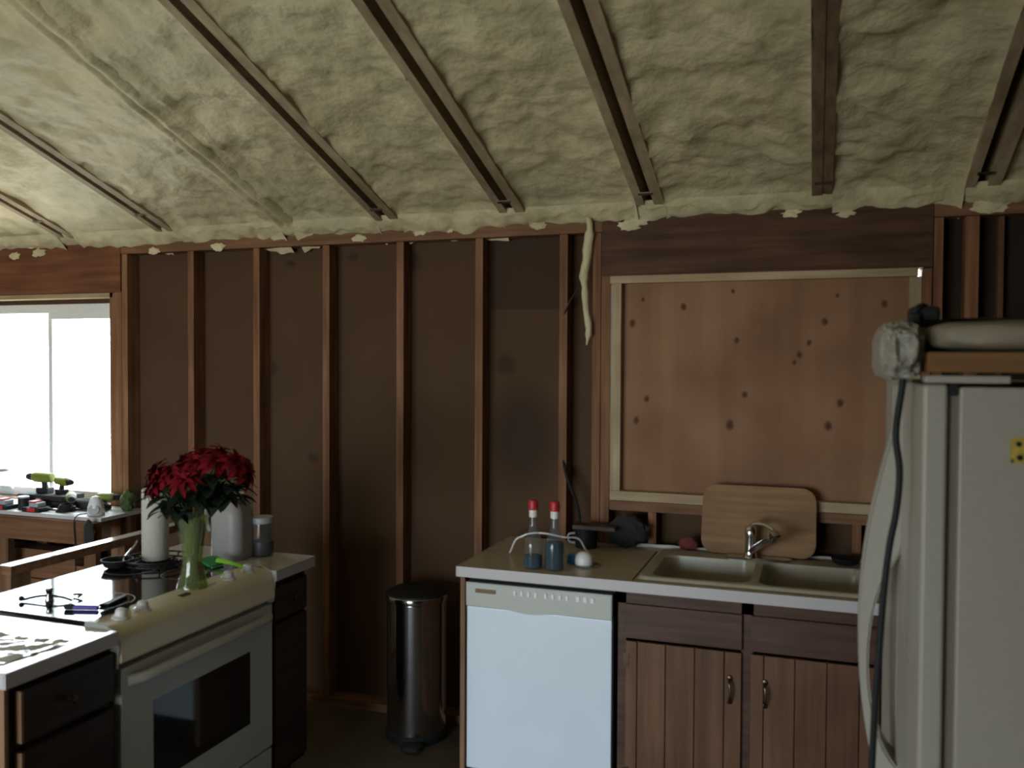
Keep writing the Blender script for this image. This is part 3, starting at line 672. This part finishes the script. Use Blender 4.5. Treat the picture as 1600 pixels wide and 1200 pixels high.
# rail behind the island
rl = thing('half_wall_rail', 'wooden rail on posts running behind the island to the stud wall', 'rail', (-2.91, -.65, 0))
obj('rail', B(-2.935, -2.885, -1.29, -.004, .890, .925, bev=.002), 'plate', rl)
for y in (-1.24, -.66, -.08): obj('post', B(-2.930, -2.892, y-.045, y+.045, 0, .890), 'bench_v', rl)
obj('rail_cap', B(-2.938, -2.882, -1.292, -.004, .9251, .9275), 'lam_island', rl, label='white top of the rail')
obj('bottom_rail', B(-2.930, -2.892, -1.19, -.13, .0, .038), 'plate', rl)
o = obj('wood_block', B(-3.00, -2.945, -1.45, -1.31, .915, .950, bev=.002), 'bench')
tag(o, 'short lumber end on a post behind the island at the left edge', 'lumber')
o2 = obj('support_post', B(-2.99, -2.952, -1.42, -1.33, 0, .915), 'bench_v'); tag(o2, 'upright post under the short lumber end left of the rail', 'post')

# things on the island
t = thing('paper_towel_roll', 'tall white paper towel roll standing in the wire holder', 'paper towels', (-2.435, -1.03, .924))
bm = NB(); lathe(bm, [(.019, .936), (.048, .936), (.050, .940), (.050, 1.208), (.047, 1.212), (.019, 1.212)], (-2.435, -1.03, 0), 32, capb=False, capt=False); obj('towel_sheets', bm, 'paper', t)
bm = NB(); lathe(bm, [(.0195, .936), (.0195, 1.2125), (.0175, 1.2125), (.0175, .936)], (-2.435, -1.03, 0), 20, capb=False, capt=False); obj('cardboard_tube', bm, 'island_side', t)
h = thing('wire_trivet', 'round black wire rack under the paper towel roll', 'wire rack', (-2.41, -1.06, .924))
def ring(bm, cx, cy, z, r, tr, n=40): 
    pts = [(cx+r*math.cos(2*PI*i/n), cy+r*math.sin(2*PI*i/n), z) for i in range(n+1)]; tube(bm, pts, tr, 6, cap=False)
bm = NB(); ring(bm, -2.40, -1.06, .932, .115, .0035); ring(bm, -2.40, -1.06, .932, .08, .003); ring(bm, -2.40, -1.06, .950, .120, .0035)
for k in range(8):
    a = k*PI/4; tube(bm, [(-2.40+.08*math.cos(a), -1.06+.08*math.sin(a), .932), (-2.40+.115*math.cos(a), -1.06+.115*math.sin(a), .932), (-2.40+.120*math.cos(a), -1.06+.120*math.sin(a), .950)], .003, 6)
for k in range(-3, 4): tube(bm, [(-2.40+k*.022, -1.06-math.sqrt(.08**2-(k*.022)**2), .932), (-2.40+k*.022, -1.06+math.sqrt(.08**2-(k*.022)**2), .932)], .002, 6)
for k in range(3): a = k*2*PI/3+.4; tube(bm, [(-2.40+.1*math.cos(a), -1.06+.1*math.sin(a), .932), (-2.40+.1*math.cos(a), -1.06+.1*math.sin(a), .9245)], .004, 6)
obj('wire_frame', bm, 'black', h)
h2 = thing('small_pan', 'small black bowl-shaped pan at the back left of the cooktop', 'pan', (-2.51, -1.17, .924))
bm = NB(); lathe(bm, [(.030, .9245), (.046, .932), (.058, .958), (.055, .958), (.044, .936)], (-2.50, -1.16, 0), 28); obj('pan_bowl', bm, 'black', h2)
bm = NB(); tube(bm, smooth_path([(-2.51, -1.115, .950), (-2.52, -1.08, .965), (-2.52, -1.05, .985), (-2.515, -1.04, 1.005)], 4), .004, 8); obj('handle', bm, 'steel', h2)

# vase and flowers
VX, VY = -2.045, -1.290
vs = thing('glass_vase', 'waisted clear glass vase holding the red flowers on the cooktop', 'vase', (VX, VY, .924))
prof = [(.053, .9245), (.052, .932), (.043, .965), (.036, 1.00), (.034, 1.03), (.037, 1.06), (.044, 1.10), (.050, 1.14), (.052, 1.17), (.056, 1.195), (.062, 1.205)]
bm = NB(); lathe(bm, prof, (VX, VY, 0), 32, capt=False); obj('vase_glass', bm, 'vase_glass', vs)
bm = NB(); lathe(bm, [(r-.0035, z+(.004 if i == 0 else 0)) for i, (r, z) in enumerate(prof[:9])], (VX, VY, 0), 28); obj('water', bm, 'water', vs)
FL = [(-.150, .02, 1.292), (-.128, -.05, 1.325), (-.165, -.02, 1.265), (-.085, .03, 1.355), (-.06, -.06, 1.335), (-.025, .02, 1.385), (.015, -.04, 1.365), (.045, .03, 1.392), (.085, -.03, 1.370), (.120, .04, 1.352), (.150, -.02, 1.368), (.140, .03, 1.325), (-.10, -.07, 1.29), (.02, -.09, 1.315)]
def petal(bm, c, d, nrm, L, w, curl):
    side = d.cross(nrm).normalized(); n_ = 5; prev = None
    for i in range(n_+1):
        t = i/n_; p = c+d*(L*t)+nrm*(.012*math.sin(PI*t*.6)-curl*t*t*L); ww = w*math.sin(PI*(.12+.86*t))**.8
        a = bm.verts.new(p+side*ww+nrm*.003); m_ = bm.verts.new(p); b_ = bm.verts.new(p-side*ww+nrm*.003)
        if prev: bm.faces.new((prev[0], a, m_, prev[1])); bm.faces.new((prev[1], m_, b_, prev[2]))
        prev = (a, m_, b_)
for i, (dx, dy, z) in enumerate(FL):
    c = Vector((VX+.040+dx*1.08, VY+dy*1.3, z)); out = Vector((dx, dy*1.2, .09+random.uniform(0, .05))).normalized()
    f = thing('red_flower', 'red long-petalled flower in the bouquet in the glass vase', 'flower', c, 'red flowers in the glass vase')
    f['label'] = {2: 'leftmost red flower of the bouquet drooping over the paper towel roll', 7: 'topmost red flower of the bouquet standing above the vase', 10: 'rightmost red flower of the bouquet leaning over the plastic jug'}.get(i, f['label'])
    u = out.orthogonal().normalized(); w = out.cross(u)
    bm = NB()
    for ringk, (cnt, L, el, wd) in enumerate(((9, .062, -.25, .0125), (8, .052, .2, .011), (6, .036, .7, .009))):
        for k in range(cnt):
            a = 2*PI*k/cnt+ringk*.4+random.uniform(-.15, .15)
            d = ((u*math.cos(a)+w*math.sin(a))*math.cos(el)+out*math.sin(el)).normalized()
            nr = (out-d*out.dot(d)).normalized(); petal(bm, c, d, nr, L*random.uniform(.85, 1.15), wd, .35+random.uniform(-.1, .3))
    obj('bloom', bm, 'petal', f)
    bm = NB(); ba = i*2*PI*.382
    tube(bm, smooth_path([c-out*.004, c-out*.05+Vector((0, 0, -.01)), Vector((VX+dx*.22, VY+dy*.22, 1.20)), Vector((VX+.020*math.cos(ba), VY+.020*math.sin(ba), 1.06)), Vector((VX+.024*math.cos(ba+2), VY+.024*math.sin(ba+2), .945))], 5), .0028, 6)
    obj('stem', bm, 'stem', f)
    bm = NB()
    for k in range(9):
        a = random.uniform(0, 2*PI); s = c-out*random.uniform(.03, .11)+Vector((0, 0, random.uniform(-.04, -.012)))
        d = Vector((math.cos(a)+out.x*.8, math.sin(a)+out.y*.8, random.uniform(-.7, .1))).normalized()
        nr = (Vector((0, 0, 1))-d*d.z).normalized(); petal(bm, s, d, nr, random.uniform(.06, .10), .021, .3)
    obj('leaf', bm, 'leaf', f)

# jug, candle jar, spatula
j = thing('plastic_jug', 'frosted white plastic jug with red lid behind the vase', 'jug', (-2.215, -.83, .9145))
bm = NB(); n_ = 10
secs = [(.9150, .135, .125), (.925, .146, .135), (1.085, .146, .135), (1.11, .138, .128), (1.13, .11, .105), (1.14, .088, .088), (1.146, .080, .080)]
rings = []
for z, w, d_ in secs: rings.append([bm.verts.new((-2.228+p[0], -.828+p[1], z)) for p in rrect(0, 0, w, d_, min(w, d_)*.32, 6)])
for a, b_ in zip(rings, rings[1:]):
    for i in range(len(a)): bm.faces.new((a[i], a[(i+1) % len(a)], b_[(i+1) % len(a)], b_[i]))
bm.faces.new(list(reversed(rings[0]))); bm.faces.new(rings[-1]); obj('jug_body', bm, 'jug', j)
bm = NB(); lathe(bm, [(.040, 1.145), (.044, 1.148), (.044, 1.160), (.040, 1.163)], (-2.213, -.828, 0), 28); obj('lid_band', bm, 'red_plastic', j)
bm = NB(); lathe(bm, [(.039, 1.163), (.039, 1.176), (.034, 1.180)], (-2.213, -.828, 0), 28); obj('lid', bm, 'white_plastic', j)
bm = NB(); tube(bm, smooth_path([(-2.275, -.875, 1.130), (-2.300, -.890, 1.115), (-2.303, -.892, 1.07), (-2.290, -.885, 1.03)], 4), .009, 8); obj('handle', bm, 'jug', j)
j = thing('candle_jar', 'clear jar candle with dark wax and pale lid on the far counter end', 'candle', (-2.135, -.75, .9145))
X_, Y_ = -2.142, -.748
bm = NB(); lathe(bm, [(.042, .915), (.045, .919), (.045, 1.045), (.043, 1.05)], (X_, Y_, 0), 28); obj('jar_glass', bm, 'bottle', j)
bm = NB(); lathe(bm, [(.040, .919), (.0425, .922), (.0425, .975), (.040, .976)], (X_, Y_, 0), 28); obj('wax', bm, 'jar_wax', j)
bm = NB(); lathe(bm, [(.046, 1.05), (.0475, 1.053), (.0475, 1.068), (.044, 1.074), (.01, 1.075)], (X_, Y_, 0), 28); obj('lid', bm, 'grey', j)
sp = thing('spatula', 'green and lime plastic spatula lying across the cooktop corner', 'spatula', (-2.10, -1.02, .926))
bm = NB(); tube(bm, smooth_path([(-2.165, -1.005, .948), (-2.10, -1.015, .945), (-2.01, -1.03, .936)], 5), [.010, .0095, .009, .0085, .008, .008, .0075, .007, .007, .006, .006], 10, flat=.6); obj('handle', bm, 'lime', sp)
bm = NB(); prism(bm, rrect(0, 0, .062, .075, .018), -.004, .004, 'xy', bev=.002)
Rm = Matrix.Rotation(math.radians(-16), 3, 'Z') @ Matrix.Rotation(math.radians(22), 3, 'Y')
for v in bm.verts: v.co = Rm @ v.co + Vector((-2.185, -1.005, .9405))
obj('blade', bm, 'green', sp)

# odds and ends on the glass
bm = NB(); tube(bm, [(-2.205, -1.650, .932), (-2.130, -1.628, .932)], .0075, 12); pn_ = thing('marker_pen', 'purple marker pen with a black cap lying on the cooktop', 'pen', (-2.17, -1.64, .9245))
obj('pen_barrel', bm, 'purple', pn_); bm = NB(); tube(bm, [(-2.232, -1.658, .9335), (-2.205, -1.650, .9335)], .009, 12); obj('pen_cap', bm, 'black', pn_)
kn = thing('black_knife', 'black handled knife pointing at the near corner of the cooktop', 'knife', (-2.05, -1.66, .9245))
bm = NB(); tube(bm, [(-2.060, -1.685, .936), (-2.055, -1.580, .936)], [.011, .013], 10, flat=.6); obj('handle', bm, 'black', kn)
bm = NB(); prism(bm, [(-2.069, -1.685), (-2.052, -1.685), (-2.035, -1.730), (-2.026, -1.755)], .9335, .9355, 'xy'); obj('blade', bm, 'steel', kn)
bm = NB(); prism(bm, [(-2.155, -1.60), (-2.125, -1.59), (-2.150, -1.48), (-2.168, -1.48)], .9245, .934, 'xy', bev=.002); o = obj('black_clip', bm, 'black'); tag(o, 'small flat black clip on the cooktop above the knife', 'clip')
gt = thing('corkscrew', 'small metal tool with spread arms lying on the cooktop', 'corkscrew', (-2.36, -1.60, .9245))
bm = NB(); lathe(bm, [(.014, .9245), (.012, .93), (.009, .95), (.012, .962), (.008, .968)], (-2.360, -1.600, 0), 16); obj('knob', bm, 'steel', gt)
bm = NB(); tube(bm, smooth_path([(-2.435, -1.635, .930), (-2.40, -1.612, .938), (-2.36, -1.60, .942), (-2.315, -1.59, .938), (-2.28, -1.585, .930)], 4), .0042, 8); tube(bm, smooth_path([(-2.33, -1.53, .931), (-2.295, -1.53, .935), (-2.285, -1.555, .933)], 4), .004, 8); blob(bm, (-2.438, -1.637, .9345), .0095, sub=2); obj('arms', bm, 'black', gt)

# crumpled clear film and sheet on near counter
bm = NB()
def film(u, v):
    x = -2.42+.42*u+.02*v; y = -2.11+.20*v+.03*u; return (x, y, .9165+.010*abs(noise.noise(Vector((x*14, y*14, 0))))+.006*abs(noise.noise(Vector((x*35, y*35, 3)))))
grid(bm, film, 60, 34); o = obj('plastic_film', bm, 'sheet'); tag(o, 'crinkled clear plastic sheet on the near white counter', 'plastic sheet')

# ------------------------------------------------------------------ WORKBENCH UNDER THE LEFT WINDOW
wbn = thing('workbench', 'rough lumber workbench below the bright left window', 'workbench', (-4.6, -.17, 0))
BX0, BX1, BY0, BY1 = -5.8, -3.40, -.325, -.01
obj('bench_top', B(BX0, BX1, BY0, BY1, .895, .915, bev=.002), 'lam_edge', wbn)
obj('apron', B(BX0, BX1-.01, BY0-.02, BY0+.018, .775, .893, bev=.003), 'bench', wbn)
for x in (-5.75, -4.95, -4.12, -3.53): obj('leg', B(x, x+.075, BY0+.02, BY0+.058, 0, .89, bev=.002), 'bench_v', wbn)
for x in (-5.75, -4.95, -4.12, -3.53): obj('leg', B(x, x+.075, BY1-.05, BY1-.012, 0, .89, bev=.002), 'bench_v', wbn)
obj('shelf', B(BX0, BX1-.02, BY0+.06, BY1-.055, .42, .44), 'bench', wbn)
def plank(x0, x1, y0, y1, z0, z1, lab): o = obj('lumber_plank', B(x0, x1, y0, y1, z0, z1, bev=.002), 'bench'); tag(o, lab, 'lumber', 'lumber stacked on the bench shelf')
plank(-5.0, -3.62, -.20, -.07, .442, .53, 'wide plank at the bottom of the shelf stack under the bench')
plank(-4.9, -3.55, -.19, -.08, .532, .62, 'middle plank of the shelf stack under the bench')
plank(-4.75, -3.70, -.20, -.09, .622, .69, 'top plank of the shelf stack under the bench')

def drill(x, y, z, rot, label, s=1.0):
    t = thing('power_drill', label, 'drill', (x, y, z), 'cordless tools on the bench')
    T = Matrix.Translation((x, y, z)) @ Matrix.Rotation(rot, 4, 'Z') @ Matrix.Scale(s, 4)
    def put(name, bm, mat):
        for v in bm.verts: v.co = T @ v.co
        return obj(name, bm, mat, t)
    bm = NB(); lathe(bm, [(.020, -.09), (.030, -.085), (.034, -.03), (.034, .05), (.026, .065)], (0, 0, .10), 20, axis=(1, 0, 0)); put('motor_housing', bm, 'tool_green')
    bm = NB(); lathe(bm, [(.024, .065), (.025, .09), (.020, .115), (.010, .125)], (0, 0, .10), 20, axis=(1, 0, 0)); put('chuck', bm, 'black')
    bm = NB(); tube(bm, [(-.02, 0, .085), (-.03, 0, .035)], [.018, .019], 12); put('grip', bm, 'black')
    bm = NB(); box(bm, -.075, .02, -.03, .03, 0, .036, bev=.006); put('battery', bm, 'black')
tcs = thing('tool_case', 'low black tool case carrying two yellow-green tools on the bench', 'tool case', (-3.93, -.12, .9155))
obj('case_base', B(-4.10, -3.78, -.20, -.05, .9155, .955, bev=.006), 'black', tcs); obj('case_lid', B(-4.10, -3.78, -.20, -.05, .957, .985, bev=.006), 'dark_cloth', tcs)
obj('latch', B(-3.96, -3.93, -.206, -.199, .945, .968, bev=.002), 'grey', tcs)
drill(-4.00, -.13, .985, PI, 'largest yellow-green cordless tool lying leftmost on top of the black case', .85)
drill(-3.845, -.13, .985, -.25, 'dark nosed lime drill standing on the right end of the black case', .70)
drill(-3.70, -.22, .9155, PI+2.4, 'small yellow-green drill between the black case and the tool bag', .75)
drill(-3.575, -.10, .9155, .2, 'yellow-green drill half hidden behind the white cone', .65)
bg = thing('tool_bag', 'black tool bag slumped behind the white cone on the bench', 'tool bag', (-3.60, -.17, .9155))
bm = NB(); blob(bm, (-3.66, -.14, .945), .06, amp=.25, sq=(2.2, .7, .5)); obj('bag_body', bm, 'dark_cloth', bg)
for i, (x, lab) in enumerate(((-4.10, 'red and black battery charger at the left end of the bench front'), (-3.875, 'red and black battery charger in the middle of the bench front'))):
    t = thing('battery_charger', lab, 'charger', (x, -.275, .9155), 'battery chargers on the bench')
    obj('charger_base', B(x-.065, x+.055, -.315, -.235, .9155, .938, bev=.005), 'black', t); obj('red_front', B(x-.028, x+.028, -.3165, -.300, .9165, .9365, bev=.003), 'red_plastic', t)
    bm = NB(); box(bm, x-.03, x+.03, -.30, -.245, .938, .962, bev=.004); obj('battery', bm, 'grey', t); obj('red_cap', B(x-.03, x+.012, -.302, -.25, .9622, .970, bev=.002), 'red_plastic', t)
t = thing('nail_box', 'small dark tin on the bench between the chargers', 'tin', (-3.985, -.20, .9155))
bm = NB(); lathe(bm, [(.026, .9155), (.027, .918), (.027, .975), (.024, .978)], (-3.99, -.255, 0), 20); obj('tin_body', bm, 'black', t)
bm = NB(); lathe(bm, [(.028, .976), (.028, .984), (.02, .986)], (-3.99, -.255, 0), 20); obj('tin_lid', bm, 'grey', t)
t = thing('glass_jar', 'pale round jar at the very left edge on the bench', 'jar', (-4.175, -.24, .9155))
bm = NB(); lathe(bm, [(.03, .9155), (.045, .93), (.052, 1.0), (.05, 1.07), (.035, 1.105)], (-4.178, -.22, 0), 24); obj('jar_body', bm, 'bottle', t)
bm = NB(); lathe(bm, [(.036, 1.105), (.037, 1.12), (.03, 1.124)], (-4.178, -.22, 0), 24); obj('jar_lid', bm, 'grey', t)
t = thing('cone_speaker', 'white rounded cone device with a hanging cord on the bench corner', 'speaker', (-3.515, -.255, .9155))
bm = NB(); lathe(bm, [(.040, .9155), (.042, .92), (.040, .955), (.030, .99), (.018, 1.008), (.005, 1.012)], (-3.505, -.250, 0), 28); obj('cone_body', bm, 'white_plastic', t)
bm = NB(); lathe(bm, [(.028, 0), (.026, .003), (.01, .004)], (-3.487, -.283, .945), 20, axis=(.5, -.85, .25)); obj('speaker_face', bm, 'grey', t)
bm = NB(); tube(bm, smooth_path([(-3.53, -.285, .925), (-3.54, -.335, .922), (-3.545, -.352, .89), (-3.54, -.352, .80), (-3.535, -.35, .70), (-3.55, -.35, .55)], 6), .003, 6); obj('cord', bm, 'black', t)
t = obj('black_pouch', (lambda b_: (blob(b_, (-3.425, -.372, .84), .045, amp=.3, sq=(.7, .45, 1.6)), b_)[1])(NB()), 'dark_cloth'); tag(t, 'black pouch hanging on the right corner of the workbench', 'pouch')
o = obj('paper_sheet', B(-3.80, -3.60, -.320, -.255, .9152, .9172), 'vinyl'); tag(o, 'flat white sheet on the bench left of the white cone', 'paper')

t = thing('pliers', 'black handled pliers lying among the tools at the bench front', 'pliers', (-3.80, -.27, .9155))
bm = NB(); tube(bm, smooth_path([(-3.84, -.30, .925), (-3.80, -.285, .935), (-3.76, -.28, .93)], 4), .006, 8); tube(bm, smooth_path([(-3.84, -.26, .925), (-3.80, -.275, .935), (-3.76, -.28, .93)], 4), .006, 8); obj('handles', bm, 'black', t)
bm = NB(); tube(bm, [(-3.765, -.28, .93), (-3.745, -.279, .93), (-3.72, -.278, .929)], [.008, .009, .003], 8, flat=.5); obj('jaws', bm, 'steel', t)
bm = NB()
for k in range(5): ring(bm, -3.72+.004*k, -.25, .921+.008*k, .036-.002*k, .0042, 24)
o = obj('cable_coil', bm, 'black'); tag(o, 'small coil of black cable in the middle of the bench', 'cable')
bm = NB(); blob(bm, (-3.445, -.09, .965), .05, amp=.35, sq=(.8, .9, 1.1)); o = obj('green_glove', bm, 'dark_green'); tag(o, 'dark green crumpled glove at the right end of the bench by the window jamb', 'glove')

# ------------------------------------------------------------------ REFRIGERATOR
fr = thing('refrigerator', 'off-white side by side refrigerator standing against the right wall', 'refrigerator', (.62, -1.58, 0))
FX, FY0, FY1, FT = .183, -2.027, -1.130, 1.672
obj('fridge_body', B(.243, .95, FY0, FY1, .02, FT, bev=.006), 'fridge_body', fr)
bm = NB(); box(bm, .223, .243, FY0+.015, FY1-.015, .09, FT-.012); obj('door_gasket', bm, 'gasket', fr)
for (a, b_, hy) in ((FY0, -1.582, -1.618), (-1.574, FY1, -1.538)):
    bm = NB(); box(bm, FX, .225, a, b_, .10, 1.676, bev=.008, seg=3); dd = obj('fridge_door', bm, 'fridge', fr)
    bm = NB(); pth = [(.168, 1.665), (.166, 1.56), (.150, 1.49), (.124, 1.37), (.106, 1.24), (.100, 1.10), (.106, .95), (.124, .83), (.150, .73), (.166, .66), (.168, .16)]
    sp_ = smooth_path([(p[0], 0, p[1]) for p in pth], 6); outer = [(p.x, p.z) for p in sp_]
    inner = [(FX+.001-(.064*math.sin(PI*(z-.80)/.47)**.55 if .80 < z < 1.27 else 0), z) for x, z in outer]
    A = [[bm.verts.new((q[0], y, q[1])) for q in outer] for y in (hy-.016, hy+.016)]; Bv = [[bm.verts.new((q[0], y, q[1])) for q in inner] for y in (hy-.016, hy+.016)]
    for i in range(len(outer)-1):
        bm.faces.new((A[0][i], A[0][i+1], A[1][i+1], A[1][i])); bm.faces.new((Bv[0][i], Bv[1][i], Bv[1][i+1], Bv[0][i+1]))
        bm.faces.new((A[0][i], Bv[0][i], Bv[0][i+1], A[0][i+1])); bm.faces.new((A[1][i], A[1][i+1], Bv[1][i+1], Bv[1][i]))
    bm.faces.new((A[0][0], A[1][0], Bv[1][0], Bv[0][0])); bm.faces.new((A[0][-1], Bv[0][-1], Bv[1][-1], A[1][-1]))
    bmesh.ops.bevel(bm, geom=[e for e in bm.edges if abs(e.verts[0].co.y-e.verts[1].co.y) < 1e-5 and abs((e.verts[0].co-e.verts[1].co).z) > .003], offset=.005, segments=2, affect='EDGES')
    obj('handle', bm, 'fridge', dd)
bm = NB(); box(bm, .187, .325, FY0+.004, FY0+.06, 1.678, 1.692, bev=.003); obj('hinge_cover', bm, 'fridge', fr)
obj('hinge_bracket', B(.226, .241, FY0+.004, FY0+.03, 1.655, 1.677), 'black', fr)
obj('toe_grille', B(.215, .25, FY0+.01, FY1-.01, .01, .085), 'black', fr)
mg = thing('fridge_magnet', 'small yellow picture magnet on the refrigerator side', 'magnet', (.345, FY0-.002, 1.53))
obj('magnet_card', B(.325, .375, FY0-.003, FY0-.0005, 1.538, 1.583), 'yellow', mg)
bm = NB(); 
for x, z, r in ((.338, 1.572, .005), (.352, 1.568, .005), (.340, 1.548, .0055), (.328, 1.542, .003), (.358, 1.550, .006)): lathe(bm, [(r, 0), (r*.8, .0008)], (x, FY0-.0030, z), 12, axis=(0, -1, 0))
obj('printed_marks', bm, 'black', mg)

# on top of the refrigerator
o = obj('wooden_board', B(.190, .80, -2.02, -1.45, 1.697, 1.735, bev=.004), 'orange_wood'); tag(o, 'orange-brown wooden board lying on top of the refrigerator', 'board')
bm = NB()
q = bmesh.ops.create_icosphere(bm, subdivisions=5, radius=1.)
for v in q['verts']:
    d = v.co.normalized(); e = .28
    sgn = lambda a: (1 if a >= 0 else -1)
    x = sgn(d.x)*abs(d.x)**e; y = sgn(d.y)*abs(d.y)**e; z = sgn(d.z)*abs(d.z)**.55
    nn = noise.noise(Vector((d.x*3, d.y*3, d.z*2))); v.co = Vector((.545+.356*x*(1+.01*nn), -1.72+.295*y*(1+.02*nn), 1.765+.031*z*(1+.10*nn)))
o = obj('foam_bundle', bm, 'foam_sheet'); tag(o, 'rounded grey-white foam bundle lying on the wooden board', 'bundle')
bm = NB()
q = bmesh.ops.create_icosphere(bm, subdivisions=6, radius=1.)
for v in q['verts']:
    d = v.co.normalized(); sg = lambda a, e: (1 if a >= 0 else -1)*abs(a)**e
    k = 1+.10*noise.noise(d*2.2+Vector((3, 1, 2)))+.06*noise.noise(d*5)+.035*noise.noise(d*12)
    v.co = Vector((.154+.040*sg(d.x, .6)*k, -1.80+.215*sg(d.y, .5)*k, max(1.679, 1.738+.058*sg(d.z, .6)*k)))
o = obj('bubble_wrap', bm, 'wrap'); tag(o, 'crumpled clear bubble wrap at the front edge of the refrigerator top', 'bubble wrap')
cd = thing('extension_cord', 'black extension cord hanging down the refrigerator front', 'cord', (.16, -1.9, 1.8))
bm = NB(); tube(bm, smooth_path([(.215, -1.85, 1.820), (.190, -1.895, 1.825), (.176, -1.90, 1.805), (.166, -1.905, 1.742), (.157, -1.905, 1.66), (.148, -1.903, 1.575), (.156, -1.903, 1.50), (.151, -1.902, 1.42), (.140, -1.90, 1.352), (.131, -1.90, 1.26), (.125, -1.90, 1.16), (.118, -1.90, 1.03), (.114, -1.90, .90), (.105, -1.90, .6), (.10, -1.9, .25), (.10, -1.92, .02), (.02, -1.98, .008), (-.12, -1.95, .008)], 6), .0068, 10); obj('cable', bm, 'black', cd)
bm = NB(); box(bm, .17, .225, -1.90, -1.84, 1.797, 1.826, bev=.008); box(bm, .168, .188, -1.915, -1.895, 1.775, 1.812, bev=.004); obj('plug_head', bm, 'black', cd)
bm = NB(); grid(bm, lambda u, v: (.20+.60*u, -1.75+.25*v, 1.801+.008*noise.noise(Vector((u*6, v*4, 1)))), 40, 16)
g = bmesh.ops.extrude_face_region(bm, geom=bm.faces[:]); bmesh.ops.translate(bm, verts=[e for e in g['geom'] if isinstance(e, bmesh.types.BMVert)], vec=(0, 0, .008))
o = obj('dark_jacket', bm, 'dark_cloth'); tag(o, 'flat dark cloth draped on top of the foam bundle', 'cloth')
